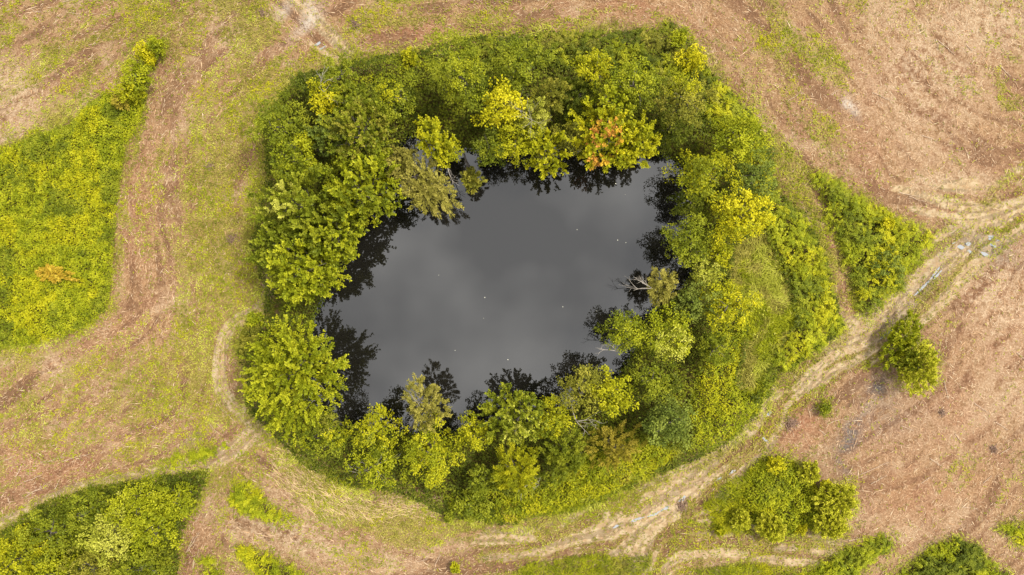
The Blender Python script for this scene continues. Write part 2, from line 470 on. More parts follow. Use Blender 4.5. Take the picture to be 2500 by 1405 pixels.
RED = ells([(2250, 250, 220, 160, 0, .4), (2420, 560, 90, 60, 0, .5), (2440, 820, 110, 160, 0, .65), (2250, 1200, 200, 90, 0, .5), (2330, 1000, 180, 110, 0, .6), (2200, 1060, 110, 60, 0, .5), (2150, 330, 90, 110, 0, .45), (1560, 30, 180, 40, 0, .55), (100, 1150, 170, 80, 0, .55), (450, 1250, 60, 110, 0, .6), (1950, 1030, 80, 60, 0, .7), (1000, 70, 130, 24, 0, .7), (2360, 900, 90, 110, 0, .4), (340, 500, 50, 300, 0, .35), (1150, 1300, 70, 22, 0, .5), (2060, 620, 26, 120, 14, .6), (2480, 520, 60, 120, 0, .6), (300, 820, 70, 60, 0, .35), (2160, 220, 80, 120, 0, .4)])
MUD = ells([(2150, 965, 26, 40, -30, .95), (2125, 1010, 30, 24, 0, .5), (2088, 1048, 60, 20, 32, .9), (2050, 1120, 14, 40, 0, .6), (2160, 1000, 80, 60, 0, .35), (2400, 600, 90, 26, -25, .5), (2240, 700, 20, 120, -42, .35), (450, 1085, 20, 16, 0, .5)])
ASH = ells([(2078, 246, 12, 24, 15, 1.0), (745, 40, 50, 14, 42, .8), (690, 20, 30, 12, 42, .5)])
PATH = np.zeros(GX.shape)
for line, hw, kind in TRACKS:
    d, a, p = line_sd(GX, GY, line)
    edge = hw * (1.1 + 0.5 * (fbm(GX, GY, 2.0, 51, 3) - 0.5))
    f = sstep(edge * 1.25, edge * 0.7, np.abs(d))
    amt = {'sand': 1.0, 'sand2': .75, 'path': .72, 'grasspath': .6}[kind]
    if kind in ('path', 'grasspath'):
        f = f * np.clip((.45 if kind == 'grasspath' else .2) + np.exp(-((np.abs(d) - hw * 0.55) / 0.22) ** 2), 0, 1)
    else:
        f = f * (0.14 + 0.86 * sstep(0.40, 0.56, STREAK2 * 0.7 + 0.3 * fbm(GX, GY, 1.2, 53, 3)))
    PATH = np.maximum(PATH, f * amt)
for line, hw, kind in TRACKS:        # the grass between and beside the ruts
    d, a, p = line_sd(GX, GY, line)
    if kind != 'sand2':
        GREEN = np.maximum(GREEN, 0.62 * sstep(hw * 1.6, hw * 0.8, np.abs(d)))
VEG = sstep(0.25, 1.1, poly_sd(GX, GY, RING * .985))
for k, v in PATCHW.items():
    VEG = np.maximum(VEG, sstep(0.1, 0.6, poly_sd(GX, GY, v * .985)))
# break the green up as weeds do: patchy, partly along the harrow lines
BASEG = np.where(GX < 0, .40, .27) + .30 * (fbm(GX, GY, 7.0, 63, 3) - .5) * 2
GREENN = np.clip(np.maximum(GREEN * 1.2 - 0.1, BASEG - .5 * RED - .25 * PALE), 0, 1)
brk = 0.42 * STREAK2 + 0.28 * STREAK + 0.45 * fbm(GX, GY, 1.5, 61, 4)
GREENP = sstep(1.0 - 0.98 * GREENN - 0.30, 1.0 - 0.98 * GREENN + 0.34, brk)

# one sheet: fine in the middle, stretched out to the horizon
ox = np.array([60, 80, 120, 200, 400, 800, 1600, 3000.0])
ax = np.concatenate([-ox[::-1], gx, ox]); ay = np.concatenate([-ox[::-1] , gy, ox])
AX, AY = np.meshgrid(ax, ay); no = len(ox)
AZ = np.zeros(AX.shape); AZ[no:-no, no:-no] = GZ


def spread(Gd, far):
    A = np.full(AX.shape, far, float); A[no:-no, no:-no] = Gd
    return A


nyy, nxx = AX.shape
V = np.stack([AX, AY, AZ], -1).reshape(-1, 3)
idx = np.arange(nyy * nxx).reshape(nyy, nxx)
F = np.stack([idx[:-1, :-1], idx[:-1, 1:], idx[1:, 1:], idx[1:, :-1]], -1).reshape(-1, 4)
gme = mesh_np("ground", V, F, None, smooth=True)


def put_attr(me, name, chans):
    a = me.color_attributes.new(name, 'FLOAT_COLOR', 'POINT')
    a.data.foreach_set("color", np.stack([c.reshape(-1) for c in chans], -1).astype(np.float32).ravel())


put_attr(gme, "cover_a", [spread(GREENP, .35), spread(PALE, .3), spread(PATH, 0), spread(VEG, 0)])
put_attr(gme, "cover_b", [spread(RED, .3), spread(MUD, 0), spread(ASH, 0), spread(sstep(-1.5, 0.3, SD_SHORE), 0)])
put_attr(gme, "grain", [spread(STREAK, .5), spread(STREAK2, .5), spread(np.cos(ANG) * .5 + .5, 1), spread(np.sin(ANG) * .5 + .5, .5)])


def ground_material():
    m, n, l = new_mat("cleared_ground")
    out = n.new("ShaderNodeOutputMaterial"); p = n.new("ShaderNodeBsdfPrincipled"); p.inputs["Roughness"].default_value = 0.95
    p.inputs["Specular IOR Level"].default_value = 0.15
    A = n.new("ShaderNodeAttribute"); A.attribute_name = "cover_a"
    B = n.new("ShaderNodeAttribute"); B.attribute_name = "cover_b"
    Gr = n.new("ShaderNodeAttribute"); Gr.attribute_name = "grain"
    sa = n.new("ShaderNodeSeparateColor"); sb = n.new("ShaderNodeSeparateColor"); sg = n.new("ShaderNodeSeparateColor")
    l.new(A.outputs["Color"], sa.inputs[0]); l.new(B.outputs["Color"], sb.inputs[0]); l.new(Gr.outputs["Color"], sg.inputs[0])
    tx = n.new("ShaderNodeTexCoord")

    def noise(scale, detail=4, rough=0.6, dist=0.0):
        x = n.new("ShaderNodeTexNoise"); x.inputs["Scale"].default_value = scale; x.inputs["Detail"].default_value = detail
        x.inputs["Roughness"].default_value = rough; x.inputs["Distortion"].default_value = dist
        l.new(tx.outputs["Object"], x.inputs["Vector"]); return x.outputs["Fac"]

    def mth(op, a, b=None, c=None, clamp=False):
        x = n.new("ShaderNodeMath"); x.operation = op; x.use_clamp = clamp
        for i, v in enumerate((a, b, c)):
            if v is None: continue
            if isinstance(v, (int, float)): x.inputs[i].default_value = v
            else: l.new(v, x.inputs[i])
        return x.outputs[0]

    def mix(f, a, b):
        x = n.new("ShaderNodeMix"); x.data_type = 'RGBA'
        if isinstance(f, (int, float)): x.inputs[0].default_value = f
        else: l.new(f, x.inputs[0])
        for s, v in (("A", a), ("B", b)):
            if isinstance(v, (tuple, list, np.ndarray)): x.inputs[s].default_value = (*[float(q) for q in v], 1)
            else: l.new(v, x.inputs[s])
        return x.outputs["Result"]

    def smooth(lo, hi, v):
        x = n.new("ShaderNodeMapRange"); x.interpolation_type = 'SMOOTHSTEP'
        x.inputs["From Min"].default_value = lo; x.inputs["From Max"].default_value = hi
        l.new(v, x.inputs[0]); return x.outputs[0]

    n1, n1b = noise(0.42, 5, .65, .6), noise(0.3, 4, .6, .4)
    n2, n3, n4 = noise(1.7, 5, .65), noise(7, 4, .7), noise(22, 3, .7)
    soil = mix(smooth(.35, .65, n2), alb(152, 114, 76), alb(204, 164, 116))
    soil = mix(mth('MULTIPLY', smooth(.3, .7, sg.outputs[0]), .6), soil, alb(190, 150, 112))
    soil = mix(mth('MULTIPLY', smooth(.50, .66, n3), .75), soil, alb(224, 192, 150))
    soil = mix(mth('MULTIPLY', smooth(.50, .36, n4), .7), soil, alb(104, 74, 50))
    soil = mix(mth('MULTIPLY', smooth(.46, .36, n3), .5), soil, alb(120, 90, 62))
    soil = mix(mth('MULTIPLY', smooth(.46, .60, n1), .75), soil, mix(smooth(.4, .6, n3), alb(140, 100, 72), alb(182, 138, 104)))
    soil = mix(mth('MULTIPLY', smooth(.46, .32, n1b), .6), soil, mix(smooth(.4, .6, n3), alb(196, 162, 122), alb(226, 198, 160)))
    soil = mix(mth('MULTIPLY', smooth(.38, .22, sg.outputs[1]), mth('MULTIPLY', smooth(.3, .6, n1b), .75)), soil, alb(122, 88, 62))
    soil = mix(mth('MULTIPLY', smooth(.66, .82, sg.outputs[1]), mth('MULTIPLY', smooth(.35, .6, n1), .4)), soil, alb(216, 182, 142))
    red = mix(smooth(.4, .62, n3), alb(158, 102, 72), alb(205, 152, 116))
    soil = mix(mth('MULTIPLY', sb.outputs[0], smooth(.3, .6, n2)), soil, red)
    pale = mix(smooth(.38, .62, n3), alb(198, 164, 124), alb(232, 206, 172))
    fp = mth('MULTIPLY', sa.outputs[1], smooth(.36, .58, mth('ADD', mth('MULTIPLY', n2, .85), mth('MULTIPLY', sg.outputs[1], .15))))
    soil = mix(fp, soil, pale)
    sand = mix(smooth(.4, .65, n2), alb(204, 172, 128), alb(232, 206, 164))
    sand = mix(mth('MULTIPLY', smooth(.55, .35, sg.outputs[0]), .5), sand, alb(130, 108, 76))
    grass = mix(smooth(.35, .65, n3), alb(132, 124, 42), alb(184, 172, 70))
    grass = mix(mth('MULTIPLY', smooth(.5, .7, n2), .4), grass, alb(186, 164, 96))
    gf = mth('MULTIPLY', smooth(.18, .62, mth('ADD', mth('MULTIPLY', sa.outputs[0], .62), mth('MULTIPLY', mth('SUBTRACT', n3, .5), 1.5))), .62)
    c = mix(gf, soil, grass)
    pf = smooth(.14, .55, mth('ADD', sa.outputs[2], mth('MULTIPLY', mth('SUBTRACT', n2, .5), .5)))
    c = mix(pf, c, sand)
    c = mix(mth('MULTIPLY', sb.outputs[1], smooth(.32, .55, n2)), c, mix(smooth(.4, .6, n3), alb(104, 98, 94), alb(140, 130, 122)))
    c = mix(mth('MULTIPLY', sb.outputs[2], smooth(.3, .55, n3)), c, alb(232, 218, 200))
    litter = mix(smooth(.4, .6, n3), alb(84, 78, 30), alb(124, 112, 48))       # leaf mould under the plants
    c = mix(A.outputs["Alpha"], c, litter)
    c = mix(B.outputs["Alpha"], c, alb(44, 38, 24))
    l.new(c, p.inputs["Base Color"])
    h = mth('ADD', mth('MULTIPLY', n3, .6), mth('MULTIPLY', n4, .5))
    h = mth('ADD', h, mth('MULTIPLY', sg.outputs[0], .5))
    bp = n.new("ShaderNodeBump"); bp.inputs["Strength"].default_value = 0.9; bp.inputs["Distance"].default_value = 0.12
    l.new(h, bp.inputs["Height"]); l.new(bp.outputs[0], p.inputs["Normal"])
    l.new(p.outputs[0], out.inputs[0])
    return m


ground = obj("ground", gme, ground_material())
tag(ground, "brown cleared field with patchy weeds and rutted sandy tracks", "field", kind="structure")

# ------------------------------------------------------------------ pond
def water_material(name, base, ior, rough, bump):
    m, n, l = new_mat(name)
    out = n.new("ShaderNodeOutputMaterial"); p = n.new("ShaderNodeBsdfPrincipled")
    p.inputs["IOR"].default_value = ior; p.inputs["Roughness"].default_value = rough
    tx = n.new("ShaderNodeTexCoord")
    no = n.new("ShaderNodeTexNoise"); no.inputs["Scale"].default_value = 1.3; no.inputs["Detail"].default_value = 3
    nb = n.new("ShaderNodeTexNoise"); nb.inputs["Scale"].default_value = 0.12; nb.inputs["Detail"].default_value = 2
    r = n.new("ShaderNodeValToRGB")
    r.color_ramp.elements[0].color = (*[v * 0.8 for v in base], 1); r.color_ramp.elements[1].color = (*[v * 1.2 for v in base], 1)
    b = n.new("ShaderNodeBump"); b.inputs["Strength"].default_value = bump; b.inputs["Distance"].default_value = 0.01
    l.new(tx.outputs["Object"], no.inputs["Vector"]); l.new(tx.outputs["Object"], nb.inputs["Vector"])
    l.new(nb.outputs["Fac"], r.inputs[0]); l.new(r.outputs[0], p.inputs["Base Color"])
    l.new(no.outputs["Fac"], b.inputs["Height"]); l.new(b.outputs[0], p.inputs["Normal"])
    l.new(p.outputs[0], out.inputs[0])
    return m


WATER_Z = -0.42
cc = SHORE.mean(0)
outp = cc + (SHORE - cc) * 1.05
Vw = np.concatenate([[[cc[0], cc[1], WATER_Z]], np.column_stack([outp, np.full(len(outp), WATER_Z)])])
nW = len(outp)
Fw = np.array([[0, 1 + i, 1 + (i + 1) % nW] for i in range(nW)])
if np.cross(Vw[Fw[0][1]] - Vw[0], Vw[Fw[0][2]] - Vw[0])[2] < 0: Fw = Fw[:, ::-1]
pond = obj("pond_water", mesh_np("pond_water", Vw, Fw), water_material("pond_water", (0.006, 0.0055, 0.0045), 1.75, 0.015, 0.02))
tag(pond, "still dark pond mirroring the grey sky inside the ring of trees", "pond", kind="structure")

M_PUD = water_material("puddle_water", (0.20, 0.205, 0.21), 1.5, 0.05, 0.02)
for k, (px, py, L, Wd, ang, lab) in enumerate(PUDDLES):
    r = np.random.RandomState(900 + k)
    c = W(px, py); t = math.radians(ang); nn = 22
    th = np.arange(nn) / nn * 2 * math.pi
    rad = 1 + 0.16 * np.sin(2 * th + r.rand() * 6) + 0.14 * np.sin(3 * th + r.rand() * 6) + 0.10 * np.sin(5 * th + r.rand() * 6)
    u = np.cos(th) * L * 0.5 * rad; v = np.sin(th) * Wd * 0.55 * rad + .12 * Wd * np.sin(u * 5 / L + k)
    X = c[0] + u * math.cos(t) - v * math.sin(t); Y = c[1] + u * math.sin(t) + v * math.cos(t)
    lev = float(np.median(ground_z(X, Y))) + 0.012
    Vp = np.concatenate([[[0, 0, 0]], np.column_stack([X - c[0], Y - c[1], np.zeros(nn)])])
    Fp = np.array([[0, 1 + i, 1 + (i + 1) % nn] for i in range(nn)])
    o = obj("puddle", mesh_np("puddle", Vp, Fp), M_PUD, loc=(c[0], c[1], lev))
    tag(o, lab, "puddle", "puddles in the wheel ruts", kind="structure")

# ------------------------------------------------------------------ plants: colours
PAL = {   # display colours of the leaves in the photograph: main, lighter, darker
    'bright': [(148, 153, 26), (176, 176, 36), (118, 127, 22)],
    'mid': [(121, 129, 28), (150, 153, 38), (96, 106, 24)],
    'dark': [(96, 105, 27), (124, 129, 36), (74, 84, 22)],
    'blue': [(106, 119, 42), (138, 147, 58), (84, 95, 34)],
    'yellow': [(194, 185, 26), (212, 200, 36), (164, 160, 22)],
    'yg': [(163, 162, 24), (186, 180, 30), (132, 136, 22)],
    'olive': [(138, 136, 42), (162, 154, 56), (112, 112, 36)],
    'willow': [(160, 152, 62), (184, 172, 82), (130, 124, 50)],
    'orange': [(216, 156, 64), (222, 178, 52), (210, 142, 62)],
    'amber': [(206, 174, 54), (216, 188, 64), (190, 156, 48)],
    'rust': [(158, 144, 42), (178, 160, 58), (132, 122, 34)],
    'fresh': [(190, 188, 44), (210, 204, 62), (158, 160, 34)],
    'lime': [(172, 173, 56), (196, 194, 80), (142, 146, 42)],
}
LEAF_K = 1.08


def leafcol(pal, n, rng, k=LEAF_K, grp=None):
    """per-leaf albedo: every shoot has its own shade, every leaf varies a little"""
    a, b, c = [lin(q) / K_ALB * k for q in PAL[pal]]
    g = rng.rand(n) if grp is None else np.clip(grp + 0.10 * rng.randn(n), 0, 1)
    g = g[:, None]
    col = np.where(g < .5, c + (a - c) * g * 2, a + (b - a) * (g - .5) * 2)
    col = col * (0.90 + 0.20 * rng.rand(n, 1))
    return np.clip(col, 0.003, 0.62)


def fib(n, zmin, rng):
    i = np.arange(n) + 0.5
    z = 1 - (1 - zmin) * i / n
    th = i * 2.399963 + rng.rand() * 6.28
    r = np.sqrt(np.maximum(0, 1 - z * z))
    d = np.stack([r * np.cos(th), r * np.sin(th), z], -1) + 0.16 * rng.randn(n, 3)
    return unit(d)


def lobes(d, rng, amp=0.22, k=9):
    """uneven crown outline: several random bulges and notches"""
    c = unit(rng.randn(k, 3) * np.array([1, 1, .7])); a = rng.uniform(-1, 1, k)
    return 1 + amp * np.clip((a * np.exp(5.0 * (d @ c.T - 1))).sum(1), -1.2, 1.2)


def crown_maple(Cn, R, Rz, pal, rng, dens, leaf, tips_up=0.2):
    M = int(100 * (R / 3.0) ** 2 * dens) + 26
    d = fib(M, -0.62, rng)
    e = np.stack([d[:, 0] * R, d[:, 1] * R, d[:, 2] * Rz], -1) * (lobes(d, rng, .3) * rng.uniform(.66, 1.15, M))[:, None]
    tip = Cn + e; st = Cn + e * 0.46 + np.array([0, 0, -0.20 * Rz])
    Ls = np.linalg.norm(tip - st, axis=1)
    grpM = rng.rand(M)
    ctrl = (st + tip) * .5 + (np.array([0, 0, -0.12]) + .10 * rng.randn(M, 3)) * Ls[:, None]
    tend = unit(tip - ctrl); tend[:, 2] += tips_up; tend = unit(tend)
    def at(t):
        t = np.broadcast_to(t, M)[:, None]
        return (1 - t) ** 2 * st + 2 * t * (1 - t) * ctrl + t ** 2 * tip
    segs = [np.stack([at(.35), at(.7)], 1), np.stack([at(.66), at(1.04)], 1)]; g = [grpM, np.clip(grpM + .15, 0, 1)]
    for k in range(3):               # side sprigs forking off each shoot
        t = 0.45 + 0.45 * rng.rand(M)
        p0 = at(t)
        s = unit(np.cross(tend, np.array([0, 0, 1.0]) + .5 * rng.randn(M, 3))) * rng.choice([-1, 1], M)[:, None]
        dd = unit(tend * 0.9 + s * 0.75)
        ln = (0.22 + 0.16 * rng.rand(M)) * Ls * (1.2 - 0.5 * t)
        segs.append(np.stack([p0, p0 + dd * ln[:, None]], 1)); g.append(np.clip(grpM + 0.2 * rng.randn(M), 0, 1))
    seg = np.concatenate(segs); g = np.concatenate(g)
    ln = np.linalg.norm(seg[:, 1] - seg[:, 0], axis=1)
    cnt = np.maximum(5, (ln / leaf * 4.8).astype(int))
    ix = np.repeat(np.arange(len(seg)), cnt); n = len(ix)
    t = rng.rand(n)
    ax = unit(seg[ix, 1] - seg[ix, 0])
    rad = unit(np.cross(ax, rng.randn(n, 3)))
    P = seg[ix, 0] + (seg[ix, 1] - seg[ix, 0]) * t[:, None] + rad * (leaf * .25 * rng.rand(n))[:, None]
    A = unit(rad * 0.8 + ax * 0.8 + np.array([0, 0, 0.1]))
    Nn = unit(np.array([0, 0, 1.0]) * 0.9 + unit(P - Cn) * 0.5 + 0.3 * rng.randn(n, 3))
    return P, A, Nn, leaf * rng.uniform(.75, 1.25, n), leaf * rng.uniform(.6, .85, n), g[ix]


def crown_lumpy(Cn, R, Rz, pal, rng, dens, leaf, **kw):
    M = int(27 * (R / 3.0) ** 1.4 * dens) + 12
    d = fib(M, -0.65, rng)
    e = np.stack([d[:, 0] * R, d[:, 1] * R, d[:, 2] * Rz], -1) * (lobes(d, rng, .42, 12) * rng.uniform(.5, .98, M))[:, None]
    rl = (0.14 + 0.17 * rng.rand(M)) * R ** 0.75 * 1.25
    grpM = rng.rand(M)
    cnt = (rl ** 2 / leaf ** 2 * 7.0).astype(int) + 30
    ix = np.repeat(np.arange(M), cnt); n = len(ix)
    q = unit(rng.randn(n, 3)); q[:, 2] = np.where(q[:, 2] < -0.35, -q[:, 2], q[:, 2])
    nb = 7      # every lump is itself made of sprigs
    sprig = unit(rng.randn(M, nb, 3) + np.array([0, 0, .5]))
    pick = rng.randint(0, nb, n)
    q = unit(q * 0.5 + sprig[ix, pick] * 1.0)
    rr = rl[ix] * (0.45 + 0.85 * rng.rand(n) ** 0.7)
    P = Cn + e[ix] + q * rr[:, None] * np.array([1, 1, .85])
    A = unit(q * .8 + rng.randn(n, 3) * .6)
    Nn = unit(q * 0.9 + np.array([0, 0, .7]) + 0.33 * rng.randn(n, 3))
    g = np.clip(grpM[ix] + 0.25 * (np.sin(pick * 2.4 + ix) * .6), 0, 1)
    return P, A, Nn, leaf * rng.uniform(.75, 1.25, n), leaf * rng.uniform(.55, .8, n), g


def crown_feather(Cn, R, Rz, pal, rng, dens, leaf, droop=0.45, **kw):
    M = int(120 * (R / 2.5) ** 2 * dens) + 40
    d = fib(M, -0.2, rng)
    e = np.stack([d[:, 0] * R, d[:, 1] * R, d[:, 2] * Rz], -1) * (lobes(d, rng, .42, 12) * rng.uniform(.55, 1.1, M))[:, None]
    tip = Cn + e
    ax = unit(e + 0.35 * R * rng.randn(M, 3)); ln = rng.uniform(.5, 1.0, M) * (0.35 + 0.25 * R)
    grpM = rng.rand(M)
    k = int(58)
    ix = np.repeat(np.arange(M), k); n = len(ix)
    t = rng.rand(n)
    P = tip[ix] + ax[ix] * (ln[ix] * (t - .6))[:, None]
    P[:, 2] -= droop * ln[ix] * np.clip(t - .3, 0, 1) ** 2
    side = unit(np.cross(ax[ix], rng.randn(n, 3)))
    P += side * (0.16 * ln[ix] * (1 - .6 * t) * rng.rand(n))[:, None]
    A = unit(ax[ix] * .8 + side * .7 + np.array([0, 0, -.15]))
    Nn = unit(np.array([0, 0, 1.0]) + .6 * rng.randn(n, 3))
    return P, A, Nn, leaf * rng.uniform(.8, 1.5, n), leaf * rng.uniform(.26, .42, n), grpM[ix]


def crown_dome(Cn, R, Rz, pal, rng, dens, leaf, **kw):
    M = int(330 * (R / 2.2) ** 2 * dens) + 60
    d = fib(M, -0.35, rng)
    e = np.stack([d[:, 0] * R, d[:, 1] * R, d[:, 2] * Rz], -1) * (lobes(d, rng, .42, 14) * rng.uniform(.5, 1.0, M) ** .7)[:, None]
    ax = unit(unit(e) + .35 * rng.randn(M, 3) + np.array([0, 0, .25])); ln = rng.uniform(.35, .6, M) * (.5 + .2 * R)
    grpM = rng.rand(M); k = 34
    ix = np.repeat(np.arange(M), k); n = len(ix); t = rng.rand(n)
    side = unit(np.cross(ax[ix], rng.randn(n, 3)))
    P = Cn + e[ix] + ax[ix] * (ln[ix] * (t - .55))[:, None] + side * (.14 * ln[ix] * rng.rand(n))[:, None]
    A = unit(ax[ix] * .9 + side * .6)
    Nn = unit(np.array([0, 0, 1.0]) + .5 * rng.randn(n, 3))
    return P, A, Nn, leaf * rng.uniform(.8, 1.4, n), leaf * rng.uniform(.45, .6, n), np.clip(grpM[ix] + .15 * (t - .5), 0, 1)


STYLE = {'dome': crown_dome, 'maple': crown_maple, 'lumpy': crown_lumpy, 'feather': crown_feather}
PONDC = SHORE.mean(0)


def limbs_mesh(base, Cn, R, Rz, rng, r0):
    A = Acc()
    base = np.array(base, float); top = Cn + np.array([0, 0, 0.35 * Rz])
    ts = np.linspace(0, 1, 7)[:, None]
    mid = np.array([base[0] * .6 + Cn[0] * .4, base[1] * .6 + Cn[1] * .4, base[2] + (Cn[2] - base[2]) * .55]) + rng.randn(3) * .12
    pts = (1 - ts) ** 2 * (base - np.array([0, 0, .25])) + 2 * ts * (1 - ts) * mid + ts ** 2 * top
    V, F = tube(pts, r0 * np.linspace(1.15, .22, 7), 7); A.add(V, F)
    nl = 9 + int(R * 2)
    for i in range(nl):
        t = rng.uniform(.38, .95); p0 = (1 - t) ** 2 * base + 2 * t * (1 - t) * mid + t ** 2 * top
        d = unit(rng.randn(3) * np.array([1, 1, .5]) + np.array([0, 0, .35]))
        p1 = Cn + d * np.array([R, R, Rz]) * rng.uniform(.6, .85)
        pm = (p0 + p1) / 2 + np.array([0, 0, -.12 * R]) + rng.randn(3) * .1
        s = np.linspace(0, 1, 5)[:, None]
        q = (1 - s) ** 2 * p0 + 2 * s * (1 - s) * pm + s ** 2 * p1
        V, F = tube(q, r0 * .45 * np.linspace(1, .16, 5), 5); A.add(V, F)
        for j in range(2):
            a = q[2 + j]; b = a + unit(p1 - p0 + rng.randn(3) * .6 * R) * R * .35
            V, F = tube(np.array([a, (a + b) / 2 + rng.randn(3) * .05, b]), r0 * .2 * np.array([1, .6, .2]), 4); A.add(V, F)
    return A


def plant_tree(k, px, py, rpx, style, pal, H, label, name="tree", cat="tree", group=None, dens=1.0, leaf=None, ex=1.0, ez=None, second=None, squash=None, lean=0.0):
    rng = np.random.RandomState(4000 + k)
    hc = H * .58
    c = W(px, py, hc); R = rpx / S * (1 - hc / CAM_H) * ex * (.92 if style != 'maple' else .99)
    Rz = ez if ez else min(H * .45, R * 1.45)
    bx = c.copy()
    if cat == "tree":
        for _ in range(40):
            if poly_sd(np.array([bx[0]]), np.array([bx[1]]), SHORE)[0] > -0.35:
                bx = bx + unit(bx - PONDC) * 0.2
    if lean: bx = bx + unit(bx - PONDC) * lean
    gz = float(ground_z(bx[0], bx[1]))
    t = empty(name, (bx[0], bx[1], gz))
    Cn = np.array([c[0] - bx[0], c[1] - bx[1], hc - gz])
    if leaf is None: leaf = {'maple': .155, 'lumpy': .14, 'feather': .15, 'dome': .14}[style]
    P, A, Nn, L, Wd, g = STYLE[style](Cn, R, Rz, pal, rng, dens, leaf)
    if squash is not None:          # crown stretched along one direction (image degrees, factor)
        a = math.radians(squash[0]); u = np.array([math.cos(a), math.sin(a)])
        rel = P[:, :2] - Cn[:2]; al = rel @ u
        P[:, :2] += (squash[1] - 1) * al[:, None] * u
        pe = rel @ np.array([-u[1], u[0]])
        P[:, :2] += (squash[2] - 1) * pe[:, None] * np.array([-u[1], u[0]])
    P[:, 2] = np.maximum(P[:, 2], 0.12 + .2 * rng.rand(len(P)))
    col = leafcol(pal, len(P), rng, grp=g)
    if second:                       # part of the crown in another colour, on the willow bush its painted shaded side: palette, image dx, dy, radius (px), share
        for sp, dx, dy, rr, share in second:
            q = (P[:, :2] - Cn[:2]) * S / (1 - hc / CAM_H) - np.array([dx, -dy])
            gg = np.floor(g * 40)
            wob = np.random.RandomState(77 + k).rand(64)[np.clip(gg.astype(int), 0, 63)]
            m = (np.hypot(q[:, 0], q[:, 1]) < rr * (0.7 + .6 * wob)) & (wob < share * (0.8 + .4 * rng.rand(len(P))))
            m &= (P[:, 2] > Cn[2] - .3 * Rz)
            col[m] = leafcol(sp, int(m.sum()), rng, grp=g[m])
    ni = int(420 * (R / 2.5) ** 2) if cat == "tree" else int(160 * R * R) + 20      # leaves deep inside the crown
    q = unit(rng.randn(ni, 3)) * (rng.rand(ni, 1) ** .4) * .6
    Pi = Cn + q * np.array([R, R, Rz * .9]) + np.array([0, 0, -.15 * Rz])
    Pi[:, 2] = np.maximum(Pi[:, 2], .1)
    P = np.concatenate([P, Pi]); A = np.concatenate([A, rng.randn(ni, 3)]); Nn = np.concatenate([Nn, unit(np.array([0, 0, 1.0]) + .6 * rng.randn(ni, 3))])
    L = np.concatenate([L, rng.uniform(.24, .4, ni)]); Wd = np.concatenate([Wd, rng.uniform(.16, .26, ni)])
    col = np.concatenate([col, leafcol(pal, ni, rng)])
    V, F, cl = kites(P, A, Nn, L, Wd, col)
    cr_ = obj("crown", mesh_np("crown", V, F, cl), M_LEAF, t); cr_["kind"] = "stuff"
    r0 = 0.05 + 0.035 * R if cat == "tree" else 0.03 + .015 * R
    LA = limbs_mesh((0, 0, 0), Cn, R * .8, Rz * .8, rng, r0)
    obj("trunk" if cat == "tree" else "stem", LA.mesh("trunk", True), M_BARK, t)
    tag(t, label, cat, group)
    return t


def bare_branches(name, px, py, h, size, n, label, seed, spread_up=.5, cat="dead branch", direction=None, mat=None, r0=.026, group=None, foot=0.0):
    """a leafless branch system: forking pale tubes rising from one foot"""
    rng = np.random.RandomState(seed)
    A = Acc()
    c = W(px, py, h); gz = foot
    def grow(p, d, L, r, lev):
        s = np.linspace(0, 1, 5)[:, None]
        e = p + d * L; m = (p + e) / 2 + rng.randn(3) * L * .09
        q = (1 - s) ** 2 * p + 2 * s * (1 - s) * m + s ** 2 * e
        V, F = tube(q, r * np.linspace(1, .45, 5), 5); A.add(V, F)
        if lev > 0:
            for _ in range(3 if lev > 1 else 2):
                t = rng.uniform(.4, 1.0); i = min(4, int(t * 4.99))
                d2 = unit(d + rng.randn(3) * np.array([.65, .65, .4]))
                grow(q[i], d2, L * rng.uniform(.45, .75), r * .55, lev - 1)
    p0 = np.array([0, 0, h - 1.0 - gz])
    V, F = tube(np.array([[0, 0, -.1], [.06, .03, (h - 1) * .5 - gz * .5], p0]), np.array([1.5, 1.3, 1.05]) * r0 * 1.3, 6); A.add(V, F)
    for _ in range(n):
        if direction is not None:
            a = math.radians(direction) + rng.randn() * .45
        else: a = rng.rand() * 6.283
        d = unit(np.array([math.cos(a), math.sin(a), spread_up + .2 * rng.randn()]))
        grow(p0, d, size * rng.uniform(.55, 1), r0, 2)
    o = obj(name, A.mesh(name, True), mat or M_DEAD, loc=(c[0], c[1], gz))
    tag(o, label, cat, group)
    return o


